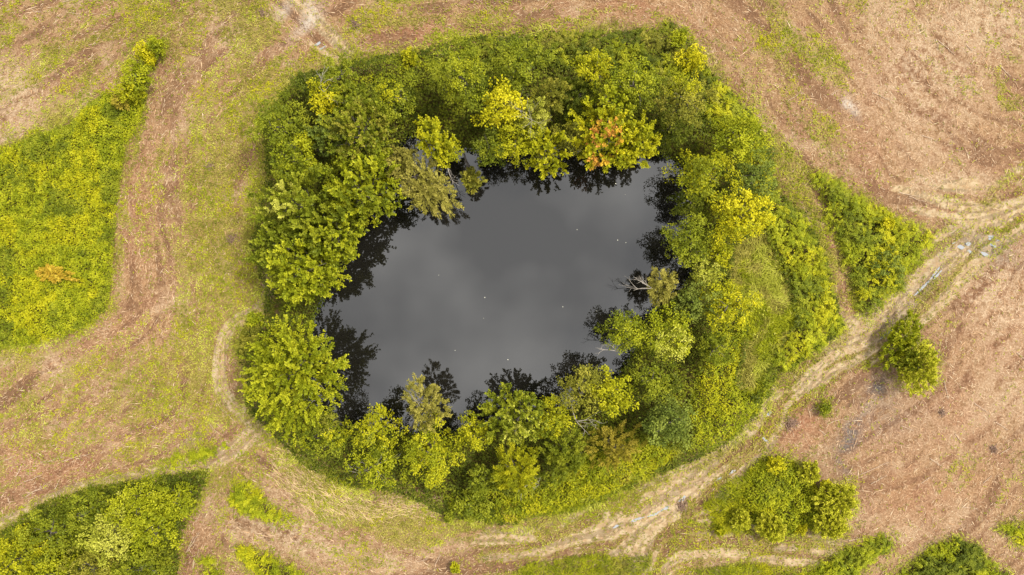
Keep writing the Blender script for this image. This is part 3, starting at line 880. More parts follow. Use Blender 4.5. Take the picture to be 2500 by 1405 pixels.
# ------------------------------------------------------------------ the trees round the pond
RG = "trees in the ring around the pond"
T = [
    # px, py, r px, style, palette, height, label, extra
    (716, 914, 118, 'maple', 'bright', 8.6, "big round yellow-green tree with spiky radiating shoots where the footpath bends", dict(dens=1.45, leaf=.15)),
    (752, 664, 97, 'maple', 'bright', 8.4, "dense bright green tree beside the gap on the western bank", dict(dens=1.2)),
    (682, 600, 78, 'maple', 'mid', 7.6, "mid green tree bulging farthest out over the western field edge", {}),
    (808, 570, 98, 'maple', 'mid', 8.2, "tree with long green shoots reaching over the western water", dict(dens=1.1, second=[('bright', 40, 20, 60, .6)])),
    (735, 508, 92, 'maple', 'mid', 8.4, "green tree with small pale leaf tufts behind the long-shooted western tree", dict(second=[('lime', -40, -10, 60, .4)])),
    (888, 470, 92, 'maple', 'bright', 8.2, "yellowish green spreading tree next to the drooping olive willow", dict(second=[('mid', 30, 30, 70, .6)])),
    (880, 335, 88, 'maple', 'mid', 8.6, "dark olive tree with yellowish twig ends above the drooping willow", dict(dens=1.15, second=[('olive', 0, 0, 90, .4)])),
    (800, 335, 48, 'maple', 'blue', 7.8, "narrow blue-green tree squeezed beside the dark olive tree", {}),
    (692, 312, 72, 'lumpy', 'mid', 7.4, "soft mid green tree at the northwestern corner of the ring", dict(dens=1.2)),
    (722, 395, 78, 'lumpy', 'bright', 7.6, "bright leafy tree south of the northwestern corner tree", dict(dens=1.2, second=[('mid', -20, 10, 70, .5)])),
    (752, 350, 30, 'lumpy', 'yg', 7.4, "small yellowing treetop between the corner tree and the blue-green tree", {}),
    (795, 242, 44, 'lumpy', 'yellow', 7.4, "yellow leafed tree among dark green ones in the northwest", dict(second=[('yg', 0, -20, 40, .7)])),
    (862, 258, 46, 'maple', 'mid', 7.8, "green tree with pale shoots just east of the yellow northwestern tree", {}),
    (752, 208, 46, 'lumpy', 'dark', 5.0, "dark green tree with thin dead twigs at the northwest edge", {}),
    (830, 190, 52, 'lumpy', 'mid', 6.2, "low mid green tree on the northern edge near the sandy strip", {}),
    (958, 240, 62, 'lumpy', 'mid', 7.0, "green tree with a yellow heart north of the dark inlet", dict(second=[('yg', 0, -8, 30, .9)])),
    (1125, 190, 88, 'lumpy', 'mid', 8.6, "tall fluffy green tree on the northern bank", dict(dens=1.3, second=[('bright', 20, 20, 60, .5)])),
    (1058, 345, 54, 'maple', 'yg', 7.0, "slender yellow-green tree standing at the dark inlet", dict(squash=(-60, 1.25, .8))),
    (1095, 375, 34, 'lumpy', 'yg', 5.6, "small yellowish tree overhanging the inlet beside the slender one", {}),
    (1232, 255, 68, 'lumpy', 'yellow', 8.4, "brilliant yellow treetop on the northern bank", dict(leaf=.19, dens=1.2)),
    (1305, 295, 46, 'feather', 'lime', 8.0, "pale thin-leaved tree with bare twigs between the yellow treetop and the water", dict(dens=1.0)),
    (1260, 345, 62, 'lumpy', 'yg', 7.2, "yellow-green tree below the brilliant yellow treetop", dict(dens=1.1)),
    (1332, 372, 58, 'maple', 'yg', 6.6, "yellow-green tree with shoots drooping to the northern water", dict(squash=(-80, 1.15, .9))),
    (1195, 362, 62, 'lumpy', 'dark', 6.0, "dark green tree beside the brilliant yellow treetop", dict(second=[('mid', 0, 20, 40, .7)])),
    (1262, 165, 72, 'lumpy', 'mid', 7.6, "mid green tree next to the northern herb bed", dict(dens=1.2)),
    (1345, 240, 46, 'feather', 'olive', 7.2, "olive feathery tree east of the brilliant yellow treetop", {}),
    (1410, 225, 60, 'feather', 'dark', 4.8, "dark feathery tree in the middle of the northern group", dict(dens=1.3)),
    (1455, 168, 54, 'lumpy', 'yg', 7.0, "yellow-green tree poking into the northern herb bed", {}),
    (1545, 215, 78, 'lumpy', 'mid', 7.8, "rounded light green tree north of the orange tree", dict(dens=1.2, second=[('bright', -20, -20, 60, .6)])),
    (1490, 255, 50, 'maple', 'bright', 8.2, "upright yellow-green tree touching the orange tree", {}),
    (1485, 335, 92, 'maple', 'yg', 8.0, "maple turning orange in its middle at the northern water", dict(dens=1.15, second=[('yellow', -10, 0, 80, .5), ('orange', -12, 6, 48, .5), ('orange', -28, 60, 26, .6)])),
    (1568, 348, 58, 'maple', 'yg', 7.0, "yellow-green maple east of the orange one", {}),
    (1395, 335, 48, 'lumpy', 'olive', 6.4, "olive yellow tree between the drooping tree and the orange maple", {}),
    (1678, 245, 76, 'lumpy', 'olive', 8.8, "soft olive yellow tree at the northeastern bend of the ring", dict(dens=1.1, second=[('yg', -10, -30, 50, .5)])),
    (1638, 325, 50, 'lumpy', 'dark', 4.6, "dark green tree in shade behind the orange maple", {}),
    (1805, 335, 80, 'lumpy', 'bright', 7.6, "broad yellow-green tree on the eastern field edge", dict(dens=1.2)),
    (1715, 425, 80, 'lumpy', 'yg', 7.6, "loose yellow-green tree over the northeastern water", dict(second=[('mid', -20, 20, 60, .7)])),
    (1838, 428, 56, 'lumpy', 'blue', 7.4, "dark blue-green tree on the eastern edge", dict(dens=1.2)),
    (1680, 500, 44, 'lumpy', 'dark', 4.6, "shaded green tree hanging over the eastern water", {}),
    (1808, 532, 84, 'lumpy', 'yellow', 8.2, "lemon yellow tree on the eastern side of the ring", dict(dens=1.0, squash=(20, 1.1, .85), second=[('yg', -30, 20, 50, .6)])),
    (1678, 592, 70, 'lumpy', 'mid', 7.2, "dull green tree leaning to the eastern water", dict(dens=1.2)),
    (1755, 620, 44, 'lumpy', 'yg', 6.2, "small yellow-green tree below the lemon yellow tree", {}),
    (1722, 668, 42, 'lumpy', 'lime', 6.2, "pale green treetop beside the meadow grass", {}),
    (1612, 700, 52, 'feather', 'willow', 6.0, "pale olive willow with white dead limbs at the eastern water", dict(dens=1.4)),
    (1772, 748, 72, 'lumpy', 'yg', 7.4, "golden green tree west of the meadow grass", dict(second=[('yellow', 20, 0, 40, .5)])),
    (1692, 738, 46, 'lumpy', 'blue', 6.6, "grey-green tree behind the pale olive willow", {}),
    (1525, 808, 68, 'lumpy', 'mid', 7.4, "airy green tree overhanging the southeastern water", dict(dens=1.0, second=[('bright', 10, -10, 50, .5)])),
    (1635, 828, 78, 'lumpy', 'bright', 8.2, "broad bright yellow-green tree on the southeastern bank", dict(dens=1.2, second=[('lime', 0, 20, 60, .5)])),
    (1745, 850, 52, 'lumpy', 'mid', 4.6, "low green tree east of the broad bright southeastern tree", {}),
    (1492, 965, 60, 'lumpy', 'yg', 7.8, "compact vivid yellow-green tree on the southern bank", dict(dens=1.3, leaf=.18)),
    (1425, 950, 66, 'lumpy', 'olive', 6.8, "dull olive tree beside the compact vivid tree on the southern bank", dict(dens=1.2)),
    (1592, 928, 54, 'lumpy', 'mid', 5.4, "leafy green tree south of the broad bright southeastern tree", {}),
    (1630, 1032, 74, 'lumpy', 'blue', 6.8, "round dark blue-green tree near the rutted track", dict(dens=1.4, leaf=.17)),
    (1262, 1015, 84, 'maple', 'mid', 7.8, "green tree with pale shoot tips on the southern bank", dict(second=[('lime', 10, 20, 60, .45)])),
    (1350, 1020, 54, 'lumpy', 'yg', 6.4, "yellowish tree between the pale-tipped tree and the olive tree", {}),
    (1038, 985, 56, 'feather', 'willow', 6.2, "half dead olive willow standing in the southern shallows", dict(dens=1.5, squash=(90, 1.1, .9))),
    (915, 1050, 62, 'lumpy', 'yg', 6.4, "yellow-green tree on the southwestern bank", dict(second=[('mid', 0, 30, 40, .6)])),
    (800, 1060, 68, 'lumpy', 'mid', 6.4, "mixed green tree next to the big spiky tree", dict(second=[('yg', 30, -10, 34, .8), ('olive', 10, -40, 30, .8)])),
    (1048, 1102, 80, 'lumpy', 'yg', 6.8, "broad yellow-green tree south of the half dead willow", dict(dens=1.2, second=[('bright', 0, 0, 90, .5)])),
    (1158, 1058, 54, 'lumpy', 'yg', 6.4, "golden tree west of the pale-tipped southern tree", dict(second=[('yg', 0, 0, 60, .5)])),
    (918, 1132, 60, 'lumpy', 'bright', 5.2, "light green tree holding grey dead branches at the southwestern edge", {}),
    (1255, 1150, 72, 'feather', 'yg', 5.6, "feathery yellow-green tree at the southern edge", dict(dens=1.3)),
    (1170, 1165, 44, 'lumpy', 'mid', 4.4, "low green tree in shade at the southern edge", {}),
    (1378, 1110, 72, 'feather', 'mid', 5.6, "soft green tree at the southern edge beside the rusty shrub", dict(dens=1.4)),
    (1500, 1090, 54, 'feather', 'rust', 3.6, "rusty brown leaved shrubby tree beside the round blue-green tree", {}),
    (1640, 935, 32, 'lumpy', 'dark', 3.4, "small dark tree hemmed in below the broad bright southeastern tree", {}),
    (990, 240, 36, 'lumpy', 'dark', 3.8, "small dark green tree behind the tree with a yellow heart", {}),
]
for k, (px, py, r, st, pal, H, lab, kw) in enumerate(T):
    plant_tree(k, px, py, r, st, pal, H, lab, name="willow_tree" if 'willow' in lab.split(' beside')[0].split(' next to')[0].split(' above')[0].split(' south of')[0].split(' behind')[0] else "tree", group=RG, **kw)

# the olive willow leaning far out over the water
plant_tree(200, 1036, 458, 84, 'feather', 'willow', 5.6, "drooping olive willow leaning far out over the northwestern water", name="willow_tree", group=RG,
           dens=1.8, squash=(-42, 1.35, .75), lean=.8, leaf=.14)
plant_tree(201, 975, 392, 30, 'feather', 'willow', 6.4, "small browning willow at the root of the leaning willow", name="willow_tree", group=RG, leaf=.17)
plant_tree(202, 1150, 438, 26, 'feather', 'olive', 3.2, "little dark olive bush dipping into the northern water", name="overhanging_bush", cat="tree", group=RG, dens=1.2, leaf=.16)

# the grove in the southwest corner
GG = "trees of the grove beside the grassy path"
for k, (px, py, r, pal, H, lab) in enumerate([
    (275, 1300, 66, 'lime', 6.6, "pale green tree with rounded lumps in the middle of the grove beside the grassy path"),
    (372, 1285, 62, 'bright', 6.4, "light yellow-green tree on the bare eastern side of the grove beside the grassy path"),
    (330, 1232, 54, 'bright', 5.8, "mid green tree behind the pale green tree of the grove"),
    (428, 1225, 50, 'bright', 4.8, "leafy tree at the grove's tip facing the wedge of brambles"),
    (225, 1245, 52, 'mid', 5.2, "dark green tree shaded by the pale green tree of the grove"),
    (130, 1305, 62, 'mid', 5.6, "dark tree on the side of the grove where the grassy path leaves the field"),
    (50, 1362, 70, 'yg', 6.4, "yellow-green tree at the outer corner of the grove"),
    (235, 1385, 66, 'olive', 5.8, "olive tree at the back of the grove"),
    (345, 1385, 56, 'mid', 5.4, "green tree at the back of the grove beside bare ground"),
    (140, 1395, 56, 'bright', 5.8, "bright tree between the olive tree and the grove's outer corner"),
]):
    plant_tree(300 + k, px, py, r * 1.14, 'lumpy', pal, H, lab, group=GG, dens=1.3)

# free-standing shrubs
SG = "shrubs on the cleared field"
for k, (px, py, r, st, pal, H, lab, kw) in enumerate([
    (2236, 892, 60, 'dome', 'fresh', 3.0, "round willow bush alone on the reddish cleared ground", dict(dens=1.1, second=[('mid', -30, -20, 34, .7)], ez=1.7)),  # second palette paints the bush's shaded left side into the leaves
    (2200, 832, 42, 'dome', 'bright', 2.0, "low dull bush against the round willow bush", dict(dens=1.2, squash=(62, 1.35, .8))),
    (2042, 1222, 52, 'dome', 'fresh', 3.0, "feathery yellow-green willow bush on the corner of the bramble mound", dict(dens=1.0)),
    (2030, 1280, 42, 'dome', 'fresh', 2.6, "feathery willow bush south of the one on the mound's corner", dict(dens=1.4)),
    (1880, 1288, 36, 'dome', 'fresh', 2.2, "feathery bush at the mound's foot beside the pale sand", dict(dens=1.3)),
    (1812, 1266, 26, 'dome', 'fresh', 1.7, "small pale bush at the western foot of the bramble mound", {}),
    (1892, 1132, 20, 'lumpy', 'yellow', 1.7, "small golden shrub on top of the bramble mound", {}),
    (1978, 1152, 22, 'dome', 'fresh', 1.7, "pale lime shrub on the upper edge of the bramble mound", {}),
    (2016, 1186, 14, 'lumpy', 'yellow', 1.4, "tiny yellow shrub by the feathery willow bush", {}),
    (1956, 1292, 14, 'lumpy', 'yellow', 1.2, "tiny yellow shrub at the southern foot of the bramble mound", {}),
    (1758, 1296, 12, 'lumpy', 'yg', 1.0, "tiny lime green shrub beside the sandy loop track", {}),
    (2015, 998, 15, 'lumpy', 'mid', 1.0, "tiny round bush alone on pinkish bare soil", {}),
    (335, 182, 40, 'lumpy', 'bright', 2.8, "plump green shrub in the row at the bramble patch tip", dict(dens=1.2)),
    (318, 222, 34, 'lumpy', 'yg', 2.2, "yellow shrub joining the big bramble patch", {}),
    (352, 128, 26, 'lumpy', 'yellow', 2.0, "yellow speckled shrub north of the plump green shrub", {}),
    (382, 112, 22, 'lumpy', 'bright', 2.2, "small green shrub at the end of the row", {}),
    (366, 148, 16, 'lumpy', 'yellow', 1.6, "little yellow shrub between the green shrubs of the row", {}),
    (292, 252, 17, 'lumpy', 'rust', 1.6, "brown leaved shrub below the yellow shrub", {}),
    (130, 668, 30, 'feather', 'amber', 1.1, "orange leaved shrub in the middle of the big bramble patch", dict(dens=.3, squash=(-18, 1.5, .7))),
    (604, 832, 30, 'feather', 'olive', .9, "low dull bush inside the bend of the footpath", dict(squash=(70, 1.3, .8), dens=.7)),
    (620, 780, 18, 'lumpy', 'bright', 1.0, "small green bush at the top of the footpath bend", {}),
    (1155, 1232, 46, 'lumpy', 'mid', 1.7, "low dark leafy bush at the southern rim of the ring", dict(squash=(0, 1.3, .8), leaf=.17)),
    (2168, 548, 13, 'lumpy', 'yellow', 1.5, "small golden shrub in the bramble triangle", {}),
    (2165, 650, 36, 'lumpy', 'blue', 1.6, "grey-green shrub in the bramble triangle", {}),
    (1690, 150, 36, 'lumpy', 'yellow', 2.2, "yellow shrub on the northeastern rim of the herb bed", {}),
    (1655, 95, 30, 'lumpy', 'bright', 2.0, "lime green shrub at the northeastern corner of the herb bed", {}),
    (1000, 142, 22, 'lumpy', 'yg', 1.8, "yellow shrub at the northern rim near bare brown ground", {}),
    (1095, 1262, 10, 'lumpy', 'mid', .9, "tiny bush at the field side of the southern rim", {}),
    (1110, 1387, 12, 'lumpy', 'yg', .9, "tiny lime bush alone on the southern straw", {}),
]):
    plant_tree(400 + k, px, py, r, st, pal, H, lab, name="shrub", cat="shrub", group=SG, **kw)

# dead wood
bare_branches("dead_branch", 905, 1152, 3.6, 1.5, 7, "fan of grey dead branches sticking out of the southwestern tree", 21, .45, foot=0.0)
bare_branches("dead_branch", 1600, 706, 5.4, 1.5, 3, "white dead limbs over the pale olive willow", 22, .3, direction=150, r0=.03, foot=-.4)
bare_branches("dead_branch", 1090, 405, 4.0, 1.3, 2, "white broken branch hanging beside the small inlet tree", 23, .2, direction=-85, foot=-.2)
bare_branches("dead_branch", 795, 975, 1.6, 1.3, 4, "grey dead branch lying over water by the big spiky tree", 24, .15, direction=160, foot=-.5)
bare_branches("dead_branch", 1410, 1035, 4.4, 1.4, 4, "bare grey twigs between the olive tree and the yellowish tree", 25, .4, foot=0)
bare_branches("dead_branch", 1025, 1005, 4.6, 1.4, 6, "bare limbs of the half dead southern willow", 26, .5, foot=-.3)
bare_branches("dead_branch", 1515, 862, 5.2, 1.3, 2, "long bare limb of the airy southeastern tree", 27, .25, direction=140, foot=-.3)
bare_branches("dead_branch", 1300, 285, 7.2, 1.3, 7, "pale bare twigs in the thin-leaved northern tree", 28, .7, r0=.010, foot=0)
bare_branches("dead_branch", 770, 205, 5.6, 1.3, 4, "thin dead twigs in the dark northwestern tree", 29, .4, r0=.022, foot=0)
bare_branches("dead_branch", 1285, 1195, 2.4, 1.1, 4, "grey twigs under the feathery southern tree", 30, .4, r0=.025, foot=0)

# ------------------------------------------------------------------ undergrowth
def scatter(poly, dens, rng, wob=.25, mask=None):
    lo = poly.min(0); hi = poly.max(0)
    n = int((hi - lo).prod() * dens)
    x = rng.uniform(lo[0], hi[0], n); y = rng.uniform(lo[1], hi[1], n)
    sd = poly_sd(x, y, poly) + wob * 2 * (fbm(x, y, 1.0, 91, 3) - .5)
    m = sd > 0
    m &= (np.abs(x) < 49) & (np.abs(y) < 29.5)
    if mask is not None: m &= mask(x, y)
    return x[m], y[m], sd[m]


def tint_mix(pals, x, y, n, rng, k, scale=2.2, seed=5):
    """albedo by species patch: each palette rules where its own noise is highest"""
    sc = np.stack([fbm(x, y, scale, seed + 40 * i, 3) + w for i, (p, w) in enumerate(pals)], 0)
    sc += .10 * rng.rand(*sc.shape)
    which = sc.argmax(0)
    col = np.zeros((n, 3))
    g = np.clip(fbm(x, y, .5, seed + 7, 2) * 1.6 - .3 + .25 * rng.randn(n), 0, 1)
    for i, (p, w) in enumerate(pals):
        m = which == i
        if m.any(): col[m] = leafcol(p, int(m.sum()), rng, k=k, grp=g[m])
    return col


def fronds(name, poly, pals, label, seed, h=.9, dens=3.0, ln=.55, leaflet=.16, k=1.2, mask=None, per=(4, 7), wob=.25, extra=60):
    """bracken-like bed: arching fronds carrying pairs of leaflets, over a layer of loose leaves"""
    rng = np.random.RandomState(seed)
    x, y, sd = scatter(poly, dens, rng, wob, mask)
    top = h * sstep(-.1, .9, sd) ** .5 * (.55 + .75 * fbm(x, y, 1.3, seed, 3))
    npl = len(x)
    nf = rng.randint(per[0], per[1] + 1, npl)
    ip = np.repeat(np.arange(npl), nf); n = len(ip)
    a0 = rng.rand(n) * 6.283
    L = ln * rng.uniform(.6, 1.25, n)
    d = np.stack([np.cos(a0), np.sin(a0)], -1)
    J = 7
    jf = (np.arange(J) + .6) / J
    t = np.repeat(jf[None], n, 0)
    base = np.stack([x[ip], y[ip], ground_z(x[ip], y[ip]) + top[ip] * rng.uniform(.55, 1.0, n)], -1)
    rise = .35 + .5 * rng.rand(n)
    P = np.empty((n, J, 3))
    P[..., :2] = base[:, None, :2] + d[:, None, :] * (L[:, None] * t)[..., None]
    P[..., 2] = base[:, None, 2] + L[:, None] * (rise[:, None] * t - (rise[:, None] + .25) * t ** 2)
    lean = np.stack([-d[:, 1], d[:, 0], np.zeros(n)], -1)
    d3 = np.stack([d[:, 0], d[:, 1], np.zeros(n)], -1)
    Ps, As, Ls = [], [], []
    for s in (-1, 1):
        A = s * lean[:, None] * 1.0 + d3[:, None] * .75 + np.array([0, 0, .08])
        Ps.append(P.reshape(-1, 3)); As.append(np.broadcast_to(A, P.shape).reshape(-1, 3)); Ls.append((leaflet * (1.15 - .7 * t) * (L / ln)[:, None]).ravel())
    P = np.concatenate(Ps); A = np.concatenate(As); Lf = np.concatenate(Ls)
    m = len(P)
    fr = np.tile(np.repeat(np.arange(n), J), 2)
    cf = tint_mix(pals, base[:, 0], base[:, 1], n, rng, k, seed=seed)
    col = cf[fr] * (.85 + .3 * rng.rand(m, 1))
    N = unit(np.array([0, 0, 1.0]) + .35 * rng.randn(m, 3))
    V, F, cl = kites(P, A + .2 * rng.randn(m, 3), N, Lf * rng.uniform(.8, 1.2, m), Lf * .55, col)
    AC = Acc(); AC.add(V, F, cl)
    if extra:
        x, y, sd = scatter(poly, extra, rng, wob, mask); q = len(x)
        tp = h * sstep(-.1, .9, sd) ** .5 * (.55 + .75 * fbm(x, y, 1.3, seed, 3))
        P = np.stack([x, y, ground_z(x, y) + tp * rng.uniform(.15, .85, q) + .03], -1)
        a = rng.rand(q) * 6.283
        A = np.stack([np.cos(a), np.sin(a), .3 * rng.randn(q)], -1)
        V, F, cl = kites(P, A, unit(np.array([0, 0, 1.0]) + .5 * rng.randn(q, 3)), leaflet * rng.uniform(.8, 1.4, q), leaflet * .6, tint_mix(pals, x, y, q, rng, k, seed=seed))
        AC.add(V, F, cl)
    o = obj(name, AC.mesh(name), M_HERB)
    tag(o, label, "undergrowth", kind="stuff")
    return o


def bramble(name, poly, pals, label, seed, h=1.0, dens=170, leaf=.15, k=1.2, mask=None, wob=.25, lump=.9):
    """mounded thicket: leaves crowd on little humps and leave dark gaps between them"""
    rng = np.random.RandomState(seed)
    x, y, sd = scatter(poly, dens, rng, wob, mask); n = len(x)
    hump = fbm(x, y, lump, seed + 3, 2); hh = h * sstep(-.1, 1.1, sd) ** .5 * (.35 + 1.15 * hump ** 1.2)
    keep = rng.rand(n) < np.clip(.35 + 1.3 * hump, 0, 1)
    x, y, hh = x[keep], y[keep], hh[keep]; n = len(x)
    P = np.stack([x, y, ground_z(x, y) + hh * (1 - .45 * rng.rand(n) ** 2) + .03], -1)
    a = rng.rand(n) * 6.283
    A = np.stack([np.cos(a), np.sin(a), .25 + .35 * rng.randn(n)], -1)
    N = unit(np.array([0, 0, 1.0]) + .55 * rng.randn(n, 3))
    col = tint_mix(pals, x, y, n, rng, k, seed=seed)
    V, F, cl = kites(P, A, N, leaf * rng.uniform(.7, 1.5, n), leaf * rng.uniform(.5, .8, n), col)
    o = obj(name, mesh_np(name, V, F, cl), M_HERB)
    tag(o, label, "undergrowth", kind="stuff")
    return o


def blades(name, poly, pals, label, seed, h=.5, dens=140, ln=.55, wd=.035, k=1.2, mask=None, wob=.3, along=None):
    """long grass, combed this way and that"""
    rng = np.random.RandomState(seed)
    x, y, sd = scatter(poly, dens, rng, wob, mask); n = len(x)
    a = 6.283 * fbm(x, y, 2.2, seed + 9, 3) * 1.6 + .7 * rng.randn(n)
    hh = h * (.3 + .9 * fbm(x, y, .9, seed + 2, 3)) * rng.rand(n)
    P = np.stack([x, y, ground_z(x, y) + hh + .02], -1)
    A = np.stack([np.cos(a), np.sin(a), .35 + .3 * rng.randn(n)], -1)
    N = unit(np.array([0, 0, 1.0]) + .5 * rng.randn(n, 3))
    L = ln * rng.uniform(.5, 1.3, n)
    V, F, cl = kites(P, A, N, L, wd * rng.uniform(.7, 1.6, n), tint_mix(pals, x, y, n, rng, k, seed=seed), fold=.3)
    o = obj(name, mesh_np(name, V, F, cl), M_HERB)
    tag(o, label, "grass", kind="stuff")
    return o


def outside_water(x, y):
    return sample(SD_SHORE, x, y) < -0.15


Z = {k: Wp(v, .8) for k, v in {
    'top': [(1060, 140), (1200, 88), (1430, 76), (1600, 76), (1640, 60), (1705, 122), (1748, 192), (1700, 260), (1640, 230), (1560, 180), (1420, 160), (1300, 150), (1180, 150), (1090, 180)],
    'topleft': [(720, 190), (900, 140), (1000, 132), (1060, 130), (1090, 180), (1050, 225), (900, 210), (760, 235)],
    'east': [(1748, 192), (1830, 275), (1890, 390), (1900, 470), (1960, 520), (2010, 610), (2032, 700), (2062, 800), (1990, 862), (1915, 915), (1885, 880), (1950, 780), (1915, 650), (1870, 560), (1845, 470), (1780, 330), (1700, 260)],
    'meadow': [(1790, 590), (1870, 556), (1915, 650), (1952, 780), (1890, 890), (1850, 980), (1800, 930), (1830, 800), (1780, 690)],
    'southeast': [(1850, 980), (1900, 915), (1852, 1010), (1750, 1108), (1690, 1112), (1660, 1090), (1690, 980), (1720, 860), (1800, 790), (1830, 800), (1800, 930)],
    'south': [(1690, 1100), (1600, 1162), (1430, 1242), (1250, 1282), (1170, 1270), (1220, 1220), (1330, 1190), (1430, 1110), (1550, 1070)],
    'southrim': [(1085, 1215), (1200, 1185), (1300, 1230), (1290, 1270), (1180, 1275), (1095, 1266)],
}.items()}
fronds("herb_bed", Z['top'], [('mid', 0), ('dark', .02), ('olive', -.02), ('bright', -.04)], "tall dark green herb bed along the northern rim of the ring", 501, h=1.3, dens=5.5, ln=.6, k=0.95, extra=90)
bramble("bramble_bed", Z['topleft'], [('mid', 0.02), ('bright', 0), ('dark', -.02)], "leafy bramble bed at the northwestern rim of the ring", 502, h=1.3, dens=190, k=1.01)
fronds("bramble_bed", Z['east'], [('bright', .04), ('mid', 0), ('yg', .0)], "yellow-green bramble belt along the eastern rim of the ring", 503, h=1.2, dens=5.5, ln=.6, k=1.14, extra=70)
blades("meadow_grass", Z['meadow'], [('lime', .02), ('bright', 0), ('willow', 0)], "long pale meadow grass between the eastern trees and the bramble belt", 504, h=.5, dens=420, k=1.10)
bramble("bramble_bed", Z['meadow'], [('bright', 0), ('lime', 0)], "sparse green shoots scattered through the pale meadow grass", 514, h=.5, dens=16, k=1.10)
bramble("bramble_bed", Z['southeast'], [('yg', .05), ('bright', .02), ('mid', -.03)], "golden green thicket at the southeastern rim beside the rutted track", 505, h=1.2, dens=210, k=1.14)
bramble("bramble_bed", Z['south'], [('bright', .02), ('yg', 0), ('rust', -.07)], "low green thicket on the southern rim above the sandy ruts", 506, h=.8, dens=150, k=1.10)
blades("meadow_grass", Z['south'], [('bright', 0), ('lime', 0), ('yg', 0)], "green grass mixed into the low southern thicket", 516, h=.5, dens=130, k=1.10)
bramble("bramble_bed", Z['southrim'], [('mid', .03), ('bright', 0), ('dark', 0)], "dark leafy herbs at the southern tip of the ring", 507, h=.9, dens=200, leaf=.17, k=0.95)
zs = [Z[k] for k in Z]


def rest_of_ring(x, y):
    m = outside_water(x, y)
    for z in zs: m &= poly_sd(x, y, z) < .2
    return m


bramble("undergrowth", RING, [('dark', 0.1), ('mid', -.05)], "shaded undergrowth beneath the trees around the pond", 508, h=.8, dens=110, leaf=.18, k=0.95, mask=rest_of_ring)  # dark palette puts the shade under the crowns into the leaf colour

pw = {k: Wp(v, .7) for k, v in PATCH.items()}
bramble("bramble_patch", pw['left'], [('bright', .05), ('mid', -.01), ('yg', -.03)], "big yellow-green bramble patch on the western field", 521, h=.45, dens=430, leaf=.125, k=1.2, lump=.5)
fronds("bramble_patch", pw['triangle'], [('bright', .05), ('yg', .03), ('mid', 0)], "triangular bramble patch beside the rutted eastern track", 522, h=1.1, dens=5.5, ln=.6, k=1.10, extra=70)
bramble("bramble_patch", pw['mound'], [('bright', .05), ('mid', .02), ('yg', 0)], "domed green bramble mound between the tracks", 523, h=1.0, dens=300, k=1.10, lump=.8)
fronds("bramble_patch", pw['corner'], [('mid', .04), ('bright', .02), ('dark', -.04)], "dark green thicket at the southeastern corner of the field", 524, h=1.2, dens=8, ln=.5, leaflet=.15, k=1.17, extra=140)
fronds("bramble_patch", pw['strip'], [('bright', .03), ('mid', .02)], "narrow hedge-like bramble strip south of the mound", 525, h=1.0, dens=8, ln=.5, leaflet=.15, k=1.17, extra=140)
fronds("bramble_patch", pw['wedge'], [('yg', .05), ('bright', .03)], "small bright bramble wedge beside the straw", 526, h=.9, dens=7, ln=.5, k=1.14)
fronds("bramble_patch", pw['wedge2'], [('yg', .05), ('bright', .03)], "long bright bramble wedge south of the straw strip", 527, h=.9, dens=7, ln=.5, k=1.14)
fronds("bramble_patch", pw['wedge3'], [('bright', .03), ('mid', .03)], "tiny bramble clump between the grove and the long wedge", 528, h=.8, dens=7, ln=.45, k=1.10)
fronds("bramble_patch", pw['tuft'], [('yg', .05), ('bright', .03)], "small bright weed tuft on the eastern cleared ground", 529, h=.6, dens=6, ln=.45, k=1.14)
bramble("bramble_patch", pw['grove'], [('dark', .05), ('mid', .02)], "undergrowth filling the grove beside the grassy path", 530, h=.8, dens=220, leaf=.18, k=1.04)  # darker leaf colour stands in for the shaded gaps between the grove trees
side = Wp([(1740, 1290), (1720, 1240), (1770, 1190), (1850, 1140), (1900, 1115), (1830, 1200), (1800, 1250), (1840, 1300)])
blades("meadow_grass", side, [('bright', .02), ('mid', 0), ('yg', 0)], "green grass fringe west of the bramble mound", 531, h=.4, dens=260, k=1.04)
bank = Wp([(1200, 1440), (1290, 1372), (1450, 1348), (1590, 1360), (1600, 1440)])
blades("meadow_grass", bank, [('bright', .03), ('olive', 0), ('mid', 0)], "green grass south of the sandy ruts", 532, h=.35, dens=200, ln=.4, k=1.01)
bank2 = Wp([(1650, 1440), (1700, 1385), (1800, 1375), (1960, 1392), (1960, 1440)])
blades("meadow_grass", bank2, [('bright', .03), ('yg', 0), ('mid', 0)], "green grass south of the sandy loop track", 533, h=.35, dens=200, ln=.4, k=1.01)
pathside = Wp([(380, 1150), (420, 1112), (500, 1095), (560, 1085), (520, 1120), (440, 1142)])
fronds("herb_bed", pathside, [('bright', .03), ('yg', 0)], "bright weeds along the north side of the grassy path", 534, h=.5, dens=5, ln=.45, k=1.10)

# grass creeping out from the foot of the thickets and shrubs
def fringe(x, y):
    d = poly_sd(x, y, RING * .99)
    p = np.exp(-((d + .25) / .6) ** 2) * .9
    for v in pw.values():
        d = poly_sd(x, y, v); p = np.maximum(p, .7 * np.exp(-((d + .1) / .35) ** 2))
    for px_, py_, r_ in ((2232, 890, 62), (2200, 832, 40), (2042, 1222, 46), (2030, 1280, 40), (2015, 998, 16), (335, 182, 38), (352, 128, 28), (382, 112, 22), (1812, 1266, 30)):
        c_ = W(px_, py_); d = np.hypot(x - c_[0], y - c_[1]) - r_ / S
        p = np.maximum(p, .8 * np.exp(-(d / .35) ** 2))
    return np.random.RandomState(9).rand(len(x)) < p * (.3 + 1.2 * fbm(x, y, 1.1, 205, 3) ** 1.5)


